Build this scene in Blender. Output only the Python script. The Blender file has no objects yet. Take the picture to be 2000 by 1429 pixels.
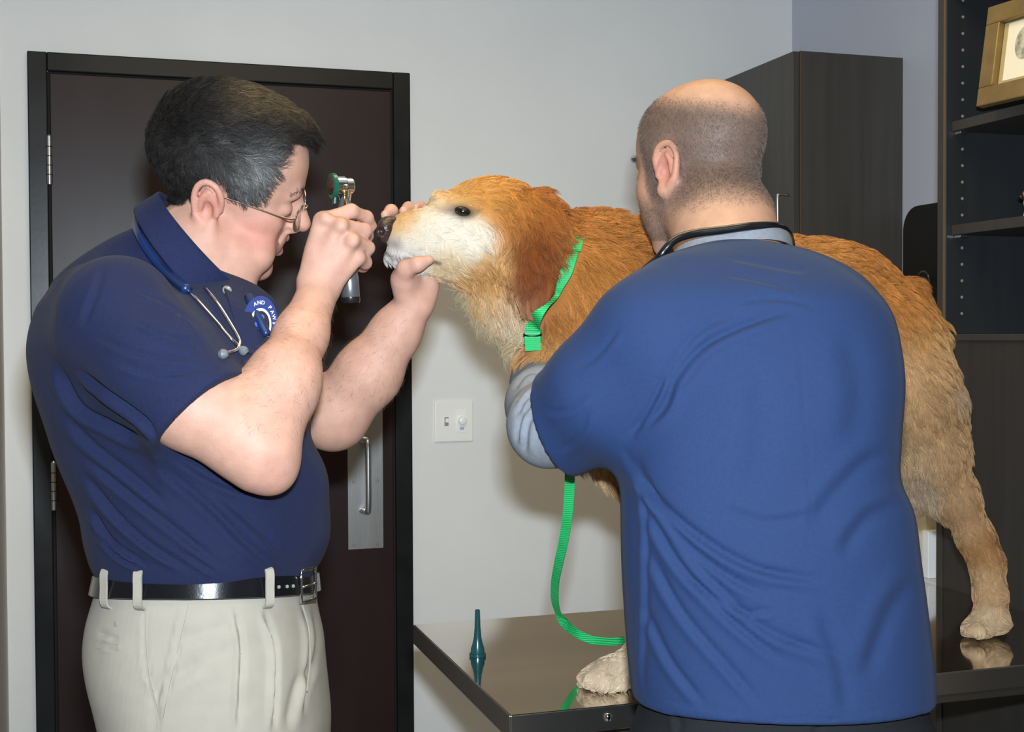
import bpy, bmesh, math, random
import numpy as np
from mathutils import Matrix, Vector
random.seed(4)
RNG = np.random.default_rng(11)
scene = bpy.context.scene
COL = scene.collection
# ------------------------------------------------------------------ camera
HC = 1.37                                   # camera height (m)
FPX = 2500.0; CX = 1000.0; CY = 714.5       # focal length in photo pixels (2000 x 1429)
def cam_axes(yaw, pitch, roll):
    cw, sw = math.cos(yaw), math.sin(yaw); cp, sp = math.cos(pitch), math.sin(pitch)
    f = np.array([sw*cp, cw*cp, -sp]); r = np.array([cw, -sw, 0.0]); d = np.cross(f, r)
    cr, sr = math.cos(roll), math.sin(roll)
    return cr*r+sr*d, -(-sr*r+cr*d), f       # right, up, forward
RT, UP, FW = cam_axes(math.radians(17.52), math.radians(1.414), math.radians(0.26))
CAMP = np.array([0.0, 0.0, HC])
AX = np.array([RT, UP, FW])
cam = bpy.data.objects.new('camera', bpy.data.cameras.new('camera'))
COL.objects.link(cam); scene.camera = cam
m = Matrix.Identity(4)
for i in range(3):
    m[i][0] = RT[i]; m[i][1] = UP[i]; m[i][2] = -FW[i]; m[i][3] = CAMP[i]
cam.matrix_world = m
cam.data.sensor_width = 36.0; cam.data.lens = FPX/2000*36.0
cam.data.clip_start = 0.02
# ------------------------------------------------------------------ light
w = bpy.data.worlds.new('world'); scene.world = w; w.use_nodes = True
w.node_tree.nodes['Background'].inputs[0].default_value = (0.9, 0.8, 0.6, 1)
w.node_tree.nodes['Background'].inputs[1].default_value = 0.02
fl = bpy.data.lights.new('camera_flash', 'AREA'); fl.shape = 'RECTANGLE'; fl.size = 0.055; fl.size_y = 0.03
fl.energy = 43.0; fl.color = (0.78, 0.90, 1.0)
flo = bpy.data.objects.new('camera_flash', fl); COL.objects.link(flo)
flo.location = Vector(CAMP + UP*0.105 + RT*0.012 + FW*0.01)
flo.rotation_euler = cam.matrix_world.to_euler()
fl.spread = math.radians(150)
LAMP_STRENGTH = 2.4; LAMP_WATTS = 9.5        # ceiling troffers (built with the ceiling)
vs = scene.view_settings
scene.display_settings.display_device = 'sRGB'
vs.view_transform = 'Standard'; vs.look = 'None'; vs.exposure = 0.0; vs.gamma = 1.0; vs.use_curve_mapping = False

# ------------------------------------------------------------------ projection helpers
def P(px, py, d):                             # camera-frame point (right, up, forward)
    return np.array([(px-CX)*d/FPX, (CY-py)*d/FPX, d])
def to_world(q): return np.asarray(q) @ AX + CAMP
def to_cam(p): return (np.asarray(p)-CAMP) @ AX.T
def W(px, py, d): return to_world(P(px, py, d))
def pix(q):
    q = np.asarray(q); return CX+FPX*q[..., 0]/q[..., 2], CY-FPX*q[..., 1]/q[..., 2]
def ray(px, py): return P(px, py, 1.0) @ AX
def on_y(px, py, Y): r = ray(px, py); return CAMP + r*(Y/r[1])
def on_x(px, py, X): r = ray(px, py); return CAMP + r*(X/r[0])
def on_z(px, py, Z): r = ray(px, py); return CAMP + r*((Z-HC)/r[2])

# ------------------------------------------------------------------ materials
def srgb(c):
    c = [x/255.0 for x in c]
    return tuple((x/12.92 if x <= .04045 else ((x+.055)/1.055)**2.4) for x in c)
def mat(name, col, rough=.5, metal=0.0, attr=None, var=0.0, vscale=20, bump=0.0, bscale=200, bstretch=None,
        coat=0.0, sss=0.0, sheen=0.0, spec=0.5, wave=None, trans=0.0, rvar=0.0, bdetail=3, emis=None, aniso=0.0, weave=None, sssr=(.5, .18, .09)):
    m = bpy.data.materials.new(name); m.use_nodes = True
    nt = m.node_tree; N = nt.nodes; L = nt.links; b = N['Principled BSDF']
    b.inputs['Base Color'].default_value = (*col, 1); b.inputs['Roughness'].default_value = rough
    b.inputs['Metallic'].default_value = metal; b.inputs['Specular IOR Level'].default_value = spec
    b.inputs['Coat Weight'].default_value = coat; b.inputs['Coat Roughness'].default_value = .08
    if sss:
        b.inputs['Subsurface Weight'].default_value = sss; b.inputs['Subsurface Radius'].default_value = sssr
        b.inputs['Subsurface Scale'].default_value = .012
    if sheen: b.inputs['Sheen Weight'].default_value = sheen; b.inputs['Sheen Roughness'].default_value = .4
    if trans: b.inputs['Transmission Weight'].default_value = trans
    if aniso: b.inputs['Anisotropic'].default_value = aniso
    if emis: b.inputs['Emission Color'].default_value = (*emis[0], 1); b.inputs['Emission Strength'].default_value = emis[1]
    tc = N.new('ShaderNodeTexCoord'); src = None
    if attr:
        a = N.new('ShaderNodeAttribute'); a.attribute_name = attr; src = a.outputs['Color']
    if var:
        n = N.new('ShaderNodeTexNoise'); n.inputs['Scale'].default_value = vscale; n.inputs['Detail'].default_value = 4
        mp = N.new('ShaderNodeMapping'); L.new(tc.outputs['Object'], mp.inputs['Vector']); L.new(mp.outputs['Vector'], n.inputs['Vector'])
        if bstretch: mp.inputs['Scale'].default_value = bstretch
        r = N.new('ShaderNodeMapRange'); r.inputs['From Min'].default_value = .3; r.inputs['From Max'].default_value = .7
        r.inputs['To Min'].default_value = 1-var; r.inputs['To Max'].default_value = 1+var
        L.new(n.outputs['Fac'], r.inputs['Value'])
        mx = N.new('ShaderNodeVectorMath'); mx.operation = 'MULTIPLY'
        if src is not None: L.new(src, mx.inputs[0])
        else: mx.inputs[0].default_value = col
        L.new(r.outputs['Result'], mx.inputs[1]); src = mx.outputs['Vector']
        if rvar:
            r2 = N.new('ShaderNodeMapRange'); r2.inputs['To Min'].default_value = rough-rvar; r2.inputs['To Max'].default_value = rough+rvar
            L.new(n.outputs['Fac'], r2.inputs['Value']); L.new(r2.outputs['Result'], b.inputs['Roughness'])
    if src is not None: L.new(src, b.inputs['Base Color'])
    hsrc = None
    if weave:                                  # two crossed wave textures: woven or knitted threads
        hs = []
        for ax in ('X', 'Z'):
            wv = N.new('ShaderNodeTexWave'); wv.bands_direction = ax; wv.inputs['Scale'].default_value = weave
            wv.inputs['Distortion'].default_value = 1.5; wv.inputs['Detail'].default_value = 1
            L.new(tc.outputs['Object'], wv.inputs['Vector']); hs.append(wv.outputs['Fac'])
        ad = N.new('ShaderNodeMath'); ad.operation = 'ADD'; L.new(hs[0], ad.inputs[0]); L.new(hs[1], ad.inputs[1]); hsrc = ad.outputs[0]
    elif bump:
        n2 = N.new('ShaderNodeTexNoise'); n2.inputs['Scale'].default_value = bscale; n2.inputs['Detail'].default_value = bdetail
        mp2 = N.new('ShaderNodeMapping'); L.new(tc.outputs['Object'], mp2.inputs['Vector']); L.new(mp2.outputs['Vector'], n2.inputs['Vector'])
        if bstretch: mp2.inputs['Scale'].default_value = bstretch
        hsrc = n2.outputs['Fac']
    if hsrc is not None:
        bp = N.new('ShaderNodeBump'); bp.inputs['Strength'].default_value = bump; bp.inputs['Distance'].default_value = .002
        L.new(hsrc, bp.inputs['Height']); L.new(bp.outputs['Normal'], b.inputs['Normal'])
    return m

# ------------------------------------------------------------------ object helpers
def tag(o, label, cat, group=None, kind=None):
    if label: o['label'] = label
    if cat: o['category'] = cat
    if group: o['group'] = group
    if kind: o['kind'] = kind
    return o
def empty(name, loc, label=None, cat=None, kind=None):
    o = bpy.data.objects.new(name, None); COL.objects.link(o); o.location = Vector(loc)
    o.empty_display_size = .05
    return tag(o, label, cat, None, kind)
def base_of(parent):
    o = np.zeros(3)
    while parent is not None:
        o = o + np.array(parent.location); parent = parent.parent
    return o
def link_mesh(name, V, F, material, parent=None, smooth=True, cols=None):
    """V in world coordinates; shifted into the parent's frame"""
    V = np.asarray(V, float) - base_of(parent)
    me = bpy.data.meshes.new(name)
    if isinstance(F, np.ndarray) and F.ndim == 2:
        nf, k = F.shape
        me.vertices.add(len(V)); me.vertices.foreach_set('co', V.astype(np.float32).ravel())
        me.loops.add(nf*k); me.loops.foreach_set('vertex_index', F.astype(np.int32).ravel())
        me.polygons.add(nf); me.polygons.foreach_set('loop_start', np.arange(0, nf*k, k, dtype=np.int32))
        me.update(calc_edges=True)
    else:
        me.from_pydata([tuple(v) for v in V], [], [tuple(f) for f in F])
    me.polygons.foreach_set('use_smooth', np.full(len(me.polygons), smooth, bool))
    me.validate(); me.update()
    me.materials.append(material)
    if cols is not None:
        a = me.color_attributes.new('col', 'FLOAT_COLOR', 'POINT')
        c = np.ones((len(V), 4), np.float32); c[:, :3] = cols; a.data.foreach_set('color', c.ravel())
    o = bpy.data.objects.new(name, me); COL.objects.link(o)
    if parent is not None: o.parent = parent
    return o
def bm_obj(name, bm, material, parent=None, smooth=False):
    bm.normal_update(); off = base_of(parent)
    bmesh.ops.translate(bm, verts=bm.verts, vec=Vector(-off))
    me = bpy.data.meshes.new(name); bm.to_mesh(me); bm.free()
    me.polygons.foreach_set('use_smooth', np.full(len(me.polygons), smooth, bool))
    me.materials.append(material)
    o = bpy.data.objects.new(name, me); COL.objects.link(o)
    if parent is not None: o.parent = parent
    return o
def box(name, lo, hi, material, parent=None, bev=.0015, seg=2):
    bm = bmesh.new(); bmesh.ops.create_cube(bm, size=1.0)
    lo = np.minimum(lo, hi); hi2 = np.maximum(lo, hi); c = (lo+hi2)/2; s = hi2-lo
    bmesh.ops.scale(bm, vec=Vector(s), verts=bm.verts); bmesh.ops.translate(bm, vec=Vector(c), verts=bm.verts)
    if bev: bmesh.ops.bevel(bm, geom=bm.edges[:], offset=min(bev, min(s)*.45), segments=seg, affect='EDGES', profile=.5)
    return bm_obj(name, bm, material, parent, smooth=False)
def spline(pts, n=8):
    pts = np.asarray(pts, float)
    if len(pts) < 3: return np.array([pts[0]+(pts[-1]-pts[0])*t for t in np.linspace(0, 1, n+1)])
    q = np.vstack([2*pts[0]-pts[1], pts, 2*pts[-1]-pts[-2]]); out = []
    for i in range(1, len(q)-2):
        for t in np.linspace(0, 1, n, endpoint=False):
            a, b, c, d = q[i-1], q[i], q[i+1], q[i+2]
            out.append(.5*((2*b)+(c-a)*t+(2*a-5*b+4*c-d)*t*t+(3*b-a-3*c+d)*t**3))
    out.append(pts[-1]); return np.array(out)
def frames(path):
    T = np.gradient(path, axis=0); T /= np.linalg.norm(T, axis=1)[:, None]+1e-12
    n = np.cross(T[0], [0, 0, 1.0]);
    if np.linalg.norm(n) < .1: n = np.cross(T[0], [0, 1.0, 0])
    n /= np.linalg.norm(n); Ns = []
    for t in T:
        n = n-t*np.dot(n, t); n /= np.linalg.norm(n)+1e-12; Ns.append(n)
    Ns = np.array(Ns); return T, Ns, np.cross(T, Ns)
def tube(name, path, r, material, parent=None, seg=10, flat=None):
    """path (world); r scalar or per-point"""
    path = np.asarray(path, float); n = len(path); r = np.broadcast_to(np.asarray(r, float), (n,))
    T, Nn, B = frames(path); V = []; F = []
    for i in range(n):
        for j in range(seg):
            a = 2*math.pi*j/seg; V.append(path[i]+r[i]*(math.cos(a)*Nn[i]+math.sin(a)*B[i]))
    for i in range(n-1):
        for j in range(seg):
            j2 = (j+1) % seg; F.append((i*seg+j, i*seg+j2, (i+1)*seg+j2, (i+1)*seg+j))
    F.append(tuple(range(seg-1, -1, -1))); F.append(tuple((n-1)*seg+j for j in range(seg)))
    return link_mesh(name, V, F, material, parent)
def strap(name, path, normals, width, thick, material, parent=None):
    """flat webbing: rectangular section, face normals given per point"""
    path = np.asarray(path, float); n = len(path); normals = np.asarray(normals, float)
    T = np.gradient(path, axis=0); T /= np.linalg.norm(T, axis=1)[:, None]+1e-12
    width = np.broadcast_to(np.asarray(width, float), (n,)); V = []; F = []
    for i in range(n):
        nn = normals[i]-T[i]*np.dot(normals[i], T[i]); nn /= np.linalg.norm(nn)+1e-12; s = np.cross(T[i], nn)
        for a, b in ((-1, -1), (1, -1), (1, 1), (-1, 1)): V.append(path[i]+s*a*width[i]/2+nn*b*thick/2)
    for i in range(n-1):
        for j in range(4):
            j2 = (j+1) % 4; F.append((i*4+j, i*4+j2, (i+1)*4+j2, (i+1)*4+j))
    F.append((3, 2, 1, 0)); F.append(tuple((n-1)*4+j for j in range(4)))
    return link_mesh(name, V, F, material, parent, smooth=False)
def lathe(name, org, axis, prof, material, parent=None, seg=24):
    """prof: list of (r, h) along axis"""
    axis = np.asarray(axis, float); axis /= np.linalg.norm(axis)
    u = np.cross(axis, [0, 0, 1.0]);
    if np.linalg.norm(u) < .1: u = np.cross(axis, [0, 1.0, 0])
    u /= np.linalg.norm(u); v = np.cross(axis, u); V = []; F = []; org = np.asarray(org, float)
    for r, h in prof:
        for j in range(seg):
            a = 2*math.pi*j/seg; V.append(org+axis*h+max(r, 1e-5)*(math.cos(a)*u+math.sin(a)*v))
    for i in range(len(prof)-1):
        for j in range(seg):
            j2 = (j+1) % seg; F.append((i*seg+j, i*seg+j2, (i+1)*seg+j2, (i+1)*seg+j))
    F.append(tuple(range(seg-1, -1, -1))); F.append(tuple((len(prof)-1)*seg+j for j in range(seg)))
    o = link_mesh(name, V, F, material, parent)
    sharp_edges(o); return o
def sharp_edges(o, ang=40):
    bm = bmesh.new(); bm.from_mesh(o.data)
    for e in bm.edges:
        if len(e.link_faces) == 2 and e.calc_face_angle(0) > math.radians(ang): e.smooth = False
    bm.to_mesh(o.data); bm.free()
def ball(name, c, r, material, parent=None, seg=20, axes=None):
    bm = bmesh.new(); bmesh.ops.create_uvsphere(bm, u_segments=seg, v_segments=seg//2+2, radius=1.0)
    r = np.broadcast_to(np.asarray(r, float), (3,)); A = np.eye(3) if axes is None else np.asarray(axes)
    for v in bm.verts:
        v.co = Vector(np.asarray(c)+(np.array(v.co)*r) @ A)
    return bm_obj(name, bm, material, parent, smooth=True)
def prism(name, outline, n, thick, material, parent=None, bev=0):
    """outline: world points in a plane, extruded along n"""
    bm = bmesh.new(); n = Vector(n); vs_ = [bm.verts.new(Vector(p)) for p in outline]
    f = bm.faces.new(vs_); r = bmesh.ops.extrude_face_region(bm, geom=[f])
    bmesh.ops.translate(bm, vec=n*thick, verts=[g for g in r['geom'] if isinstance(g, bmesh.types.BMVert)])
    bmesh.ops.recalc_face_normals(bm, faces=bm.faces)
    if bev: bmesh.ops.bevel(bm, geom=bm.edges[:], offset=bev, segments=2, affect='EDGES', profile=.5)
    return bm_obj(name, bm, material, parent)
def text_mesh(name, s, size, org, right, up, material, parent=None, depth=.0004):
    cu = bpy.data.curves.new(name, 'FONT'); cu.body = s; cu.size = size; cu.extrude = depth; cu.align_x = 'CENTER'
    o = bpy.data.objects.new(name, cu); COL.objects.link(o)
    dg = bpy.context.evaluated_depsgraph_get(); dg.update()
    me = bpy.data.meshes.new_from_object(o.evaluated_get(dg)); bpy.data.objects.remove(o)
    right = np.asarray(right)/np.linalg.norm(right); up = np.asarray(up)-right*np.dot(up, right); up /= np.linalg.norm(up); nn = np.cross(right, up)
    V = np.array([tuple(v.co) for v in me.vertices]); Fc = [tuple(p.vertices) for p in me.polygons]
    V = np.asarray(org)+V[:, :1]*right+V[:, 1:2]*up+V[:, 2:3]*nn
    bpy.data.meshes.remove(me)
    return link_mesh(name, V, Fc, material, parent, smooth=False)
# ================================================================== the room
YW = 3.55                                    # back wall
XR = float(on_y(1547, 50, YW)[0])            # right wall
XL = float(on_y(9, 800, YW)[0])              # left return wall
YB = -1.6; XLL = -1.7; ZC = 2.74
M_wall = mat('wall_paint', (.81, .81, .80), .6, var=.03, vscale=3, bump=.08, bscale=350)
M_wall_r = mat('wall_paint_blue_grey', (.52, .545, .64), .6, var=.03, vscale=3, bump=.08, bscale=350)
M_wall_l = mat('wall_paint_beige', (.62, .58, .54), .6, var=.03, vscale=3, bump=.08, bscale=350)
M_floor = mat('vinyl_floor', (.30, .28, .25), .4, var=.1, vscale=8)
M_ceil = mat('ceiling_tile', (.75, .74, .70), .9, var=.05, vscale=60, bump=.3, bscale=150)
def struct(o): o['kind'] = 'structure'; return o
struct(box('wall_back', (XL-.12, YW, 0), (XR+.12, YW+.12, ZC), M_wall, bev=0))
struct(box('wall_right', (XR, YB, 0), (XR+.12, YW, ZC), M_wall_r, bev=0))
struct(box('wall_left', (XL-.12, 2.5, 0), (XL, YW, ZC), M_wall_l, bev=0))
struct(box('wall_left_return', (XLL, 2.5, 0), (XL-.12, 2.62, ZC), M_wall_l, bev=0))
M_rear = mat('wall_paint_taupe', (.26, .245, .23), .7, var=.03, vscale=3)
struct(box('wall_left_far', (XLL-.12, YB, 0), (XLL, 2.62, ZC), M_rear, bev=0))
struct(box('wall_behind', (XLL-.12, YB-.12, 0), (XR+.12, YB, ZC), M_rear, bev=0))
struct(box('floor', (XLL-.12, YB-.12, -.06), (XR+.12, YW+.12, 0), M_floor, bev=0))
struct(box('ceiling', (XLL-.12, YB-.12, ZC), (XR+.12, YW+.12, ZC+.06), M_ceil, bev=0))
M_troffer = mat('lamp_diffuser', (.9, .85, .7), .5, emis=((1.0, .77, .43), LAMP_STRENGTH))
M_white = mat('white_enamel', (.8, .8, .78), .4)
for i, (x, y, lab) in enumerate(((.55, 1.75, 'ceiling light panel above the steel exam table'), (.55, -.1, 'ceiling light panel nearer the entrance side of the room'))):
    t = empty('ceiling_light', (x, y, ZC-.02), lab, 'ceiling light')
    for a in ((-.62, -.32, .62, -.30), (-.62, .30, .62, .32), (-.62, -.30, -.60, .30), (.60, -.30, .62, .30)):
        box('lamp_frame', (x+a[0], y+a[1], ZC-.02), (x+a[2], y+a[3], ZC-.0005), M_white, t)
    la_ = bpy.data.lights.new('ceiling_lamp', 'AREA'); la_.shape = 'RECTANGLE'; la_.size = 1.18; la_.size_y = .58
    la_.energy = LAMP_WATTS; la_.color = (1.0, .74, .38); la_.spread = math.radians(170)
    lo_ = bpy.data.objects.new('ceiling_lamp', la_); COL.objects.link(lo_); lo_.location = (0, 0, -.004); lo_.parent = t
    box('diffuser', (x-.6, y-.3, ZC-.012), (x+.6, y+.3, ZC-.001), M_troffer, t, bev=0)

# ---- door
M_frame = mat('door_frame_paint', (.008, .0085, .009), .32, spec=.3, var=.25, vscale=9, rvar=.06, bump=.05, bscale=60)
M_leaf = mat('door_veneer', (.021, .0095, .0095), .36, spec=.28, var=.25, vscale=5, bstretch=(1, 1, .25), bump=.04, bscale=60, rvar=.05)
M_steel = mat('brushed_steel', (.62, .62, .62), .30, 1.0, var=.06, vscale=30, bump=.05, bscale=300, bstretch=(1, 1, .05))
M_dark = mat('black_gap', (.004, .004, .004), .8)
d1 = empty('door_1', (on_y(430, 600, YW)[0], YW, 0), None, None, 'structure')
xa = float(on_y(56, 300, YW)[0]); xb = float(on_y(799, 300, YW)[0]); zt = float(on_y(799, 145, YW)[2])
fw = .048; fd = .02
box('door_frame', (xa, YW-fd, 0), (xa+fw, YW-.0002, zt), M_frame, d1, bev=.003)
box('door_frame', (xb-fw, YW-fd, 0), (xb, YW-.0002, zt), M_frame, d1, bev=.003)
box('door_frame', (xa+fw, YW-fd, zt-fw), (xb-fw, YW-.0002, zt), M_frame, d1, bev=.003)
box('door_gap', (xa+fw, YW-.004, .005), (xb-fw, YW-.0004, zt-fw), M_dark, d1, bev=0)
lx0 = xa+fw+.006; lx1 = xb-fw-.006
leaf = box('door_leaf', (lx0, YW-.012, .01), (lx1, YW-.0045, zt-fw-.005), M_leaf, d1, bev=.002)
for py in (315, 948):
    zc = float(on_y(93, py, YW)[2]); hx = xa+fw+.003
    h = lathe('hinge', (hx, YW-.021, zc-.062), (0, 0, 1), [(.0075, 0), (.0075, .124)], M_steel, d1, 12)
    for q in range(4): lathe('hinge_ring', (hx, YW-.021, zc-.062+.024*q+.024), (0, 0, 1), [(.0079, 0), (.0079, .0022)], M_dark, h, 12)
    lathe('hinge_cap', (hx, YW-.021, zc+.062), (0, 0, 1), [(.006, 0), (.004, .004)], M_steel, h, 12)
p0 = on_y(680, 1073, YW-.012); p1 = on_y(749, 1073, YW-.012); pz1 = p0[2]+.40
plate = box('pull_plate', (p0[0], YW-.0145, p0[2]), (p1[0], YW-.0122, pz1), M_steel, d1, bev=.0008)
for fx in (.17, .83):
    for zz in (p0[2]+.012, p0[2]+.19, pz1-.012):
        lathe('plate_screw', (p0[0]+(p1[0]-p0[0])*fx, YW-.0145, zz), (0, -1, 0), [(.0045, 0), (.0035, .0012)], M_steel, plate, 10)
hz0 = on_y(717, 1000, YW-.05)[2]; hz1 = on_y(717, 860, YW-.05)[2]; hx = on_y(719, 930, YW-.05)[0]
hp = spline([(hx-.012, YW-.0145, hz1), (hx-.003, YW-.038, hz1), (hx, YW-.05, hz1-.012), (hx, YW-.053, (hz0+hz1)/2), (hx, YW-.05, hz0+.012), (hx-.003, YW-.038, hz0), (hx-.012, YW-.0145, hz0)], 8)
tube('pull_handle', hp, .0085, M_steel, d1, 14)
# ---- switch plate
M_plastic = mat('ivory_plastic', (.93, .92, .88), .3)
M_plastic2 = mat('white_plastic', (.94, .94, .92), .3)
a = on_y(848, 783, YW); b = on_y(923, 861, YW)
sw = empty('switch_plate', ((a[0]+b[0])/2, YW, b[2]), 'white two-gang light switch plate on the grey wall', 'light switch')
box('cover_plate', (a[0], YW-.007, b[2]), (b[0], YW-.0002, a[2]), M_plastic, sw, bev=.003, seg=3)
cxs = a[0]+(b[0]-a[0])*.30; czs = (a[2]+b[2])/2; cx2 = a[0]+(b[0]-a[0])*.70
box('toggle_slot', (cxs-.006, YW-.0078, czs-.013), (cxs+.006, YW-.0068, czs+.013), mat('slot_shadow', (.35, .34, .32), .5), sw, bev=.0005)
box('toggle', (cxs-.0045, YW-.019, czs-.003), (cxs+.0045, YW-.0075, czs+.009), M_plastic2, sw, bev=.002)
box('dimmer_panel', (cx2-.016, YW-.0085, czs-.033), (cx2+.016, YW-.0068, czs+.033), M_plastic2, sw, bev=.0008)
lathe('dimmer_knob', (cx2, YW-.0084, czs+.002), (0, -1, 0), [(.0125, 0), (.0115, .012), (.009, .014)], M_plastic2, sw, 20)
box('dimmer_label', (cx2-.006, YW-.0089, czs-.025), (cx2+.006, YW-.0084, czs-.017), mat('label_grey', (.45, .5, .55), .5), sw, bev=0)
for sx, sz in ((cxs, .03), (cxs, -.03), (cx2, .048), (cx2, -.048)):
    lathe('screw', (sx, YW-.0068, czs+sz), (0, -1, 0), [(.0032, 0), (.0026, .001)], M_plastic2, sw, 10)
# ---- wall cabinet in the corner
M_lam = mat('charcoal_laminate', (.052, .048, .044), .45, var=.14, vscale=40, bstretch=(1, 1, .06), bump=.05, bscale=260)
M_lam2 = mat('charcoal_laminate_edge', (.038, .033, .030), .45, var=.1, vscale=40)
M_gold = mat('tan_edge_band', (.12, .08, .045), .5)
ca = on_x(1764, 113, XR); Yc = float(ca[1]); zc1 = float(ca[2]); xf = float(on_y(1550, 97, Yc)[0]); xs = float(on_y(1563, 95, Yc)[0])
zc0 = HC-.02
wc = empty('wall_cabinet', ((xs+XR)/2, (Yc+YW)/2, zc0), 'tall charcoal wood-grain wall cabinet in the corner behind the bald man', 'cabinet')
box('cabinet_body', (xs, Yc, zc0), (XR-.0005, YW-.0005, zc1), M_lam, wc, bev=.001)
dr = box('cabinet_door', (xf, Yc+.002, zc0+.002), (xs-.0015, YW-.02, zc1-.002), M_lam, wc, bev=.001)
box('edge_band', (xs-.0005, Yc-.0012, zc0), (xs+.0012, Yc+.001, zc1), M_gold, wc, bev=0)
hy = float(on_x(1519, 380, xf-.03)[1]); hz = float(on_x(1519, 380, xf-.03)[2])
tube('handle', spline([(xf, hy, hz), (xf-.024, hy, hz), (xf-.03, hy, hz-.006), (xf-.03, hy, hz-.06), (xf-.03, hy, hz-.122), (xf-.024, hy, hz-.128), (xf, hy, hz-.128)], 6), .0042, M_steel, dr, 10)
# ---- shelf unit at the right
XF = 1.556                                   # its front plane
y_far = float(on_x(1833, 300, XF)[1]); y_in = float(on_x(1848, 300, XF)[1]); Y_near = y_in-1.1
M_in = mat('dark_shelf_interior', (.016, .018, .020), .5, var=.12, vscale=40, bstretch=(1, 1, .08))
su = empty('shelf_unit', ((XF+XR)/2, (y_far+Y_near)/2, 0), 'dark open shelf unit with a flat lower panel beside the exam table', 'shelf unit')
ZS = float(on_x(1930, 652, XF)[2])
box('side_panel', (XF, y_in, ZS), (XR-.001, y_far, 2.6), M_in, su, bev=.001)
box('side_panel', (XF, Y_near-.03, ZS), (XR-.001, Y_near, 2.6), M_in, su, bev=.001)
box('panel_edge', (XF-.002, y_in+.006, 0.02), (XF-.0002, y_far, 2.6), M_lam2, su, bev=.0004)
box('edge_line', (XF-.003, y_in+.0005, ZS), (XF-.0003, y_in+.005, 2.6), M_gold, su, bev=0)
box('back_panel', (XR-.012, Y_near, ZS), (XR-.001, y_in, 2.6), M_in, su, bev=0)
lower = box('lower_panel', (XF, Y_near, .02), (XF+.03, y_far, ZS), mat('black_brown_laminate', (.030, .027, .025), .5, var=.14, vscale=40, bstretch=(1, 1, .06), spec=.3), su, bev=.001)
box('counter_top', (XF+.031, Y_near, ZS-.03), (XR-.013, y_in, ZS), M_lam2, su, bev=.001)
box('panel_rail', (XF-.004, Y_near, ZS-.012), (XF-.0002, y_in, ZS), M_lam2, su, bev=.0005)
shelves = []
for (pyt, pyb) in ((238, 257), (440, 459)):
    zt_ = float(on_x(1858, pyt, XF+.012)[2]); th = .019
    s_ = box('shelf', (XF+.012, Y_near+.001, zt_-th), (XR-.013, y_in-.001, zt_), M_lam2, su, bev=.0008); shelves.append(zt_)
    box('shelf_support', (XF+.018, y_in-.020, zt_-th-.006), (XF+.034, y_in-.0005, zt_-th-.0002), mat('nickel', (.75, .75, .75), .2, 1.0), s_, bev=.001)
s_ = box('shelf', (XF+.012, Y_near+.001, 2.02), (XR-.013, y_in-.001, 2.04), M_lam2, su)
M_peg = mat('peg_hole_sleeve', (.25, .22, .2), .5)
zz = ZS+.04
while zz < 2.02:
    if min(abs(zz-q+.01) for q in shelves) > .018:
        lathe('peg_hole', (XF+.037, y_in+.0006, zz), (0, -1, 0), [(.003, 0), (.003, .0012), (.0015, .0013)], M_peg, su, 8)
    zz += .032
# picture frame on the upper shelf
zsh = shelves[0]
M_brass = mat('antique_gold_frame', (.30, .20, .075), .38, .55, var=.15, vscale=30)
M_paper = mat('cream_paper', (.82, .75, .58), .7)
M_inkp = mat('printed_portrait', (.40, .38, .28), .8, var=.5, vscale=90)
fo = on_z(1919, 212, zsh+.001)
# frame plane: faces the camera side, leaning back
fr_r = np.array([.10, -.995, 0.0]); fr_r /= np.linalg.norm(fr_r)
lean = np.array([.995, .10, 0])*.15; fr_u = np.array([0, 0, 1.0])+lean; fr_u /= np.linalg.norm(fr_u); fr_n = np.cross(fr_r, fr_u)
pf = empty('picture_frame', (fo[0], fo[1], zsh), 'gold picture frame with a cream document on the upper shelf', 'picture frame')
Wf, Hf, Bf = .30, .185, .034
def fq(u0, v0, u1, v1, off=0): return [fo+fr_r*u+fr_u*v+fr_n*off for u, v in ((u0, v0), (u1, v0), (u1, v1), (u0, v1))]
for (u0, v0, u1, v1) in ((0, 0, Wf, Bf), (0, Hf-Bf, Wf, Hf), (0, Bf, Bf, Hf-Bf), (Wf-Bf, Bf, Wf, Hf-Bf)):
    prism('frame_rail', fq(u0, v0, u1, v1), fr_n, .016, M_brass, pf, bev=.002)
prism('backing', fq(.005, .005, Wf-.005, Hf-.005, -.004), fr_n, .003, M_dark, pf)
prism('mat_board', fq(Bf+.001, Bf+.001, Wf-Bf-.001, Hf-Bf-.001, 0), fr_n, .003, mat('tan_mat', (.42, .33, .16), .7), pf)
doc = prism('document', fq(Bf+.012, Bf+.008, Wf-Bf-.012, Hf-Bf-.004, .003), fr_n, .001, M_paper, pf)
cen = fo+fr_r*(Bf+.055)+fr_u*(Hf*.56)+fr_n*.0042
prism('printed_oval', [cen+fr_r*.022*math.cos(t)+fr_u*.030*math.sin(t) for t in np.linspace(0, 2*math.pi, 28, endpoint=False)], fr_n, .0004, M_inkp, doc)
# small figurine on the lower shelf, at the frame's edge
zsh = shelves[1]
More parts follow.
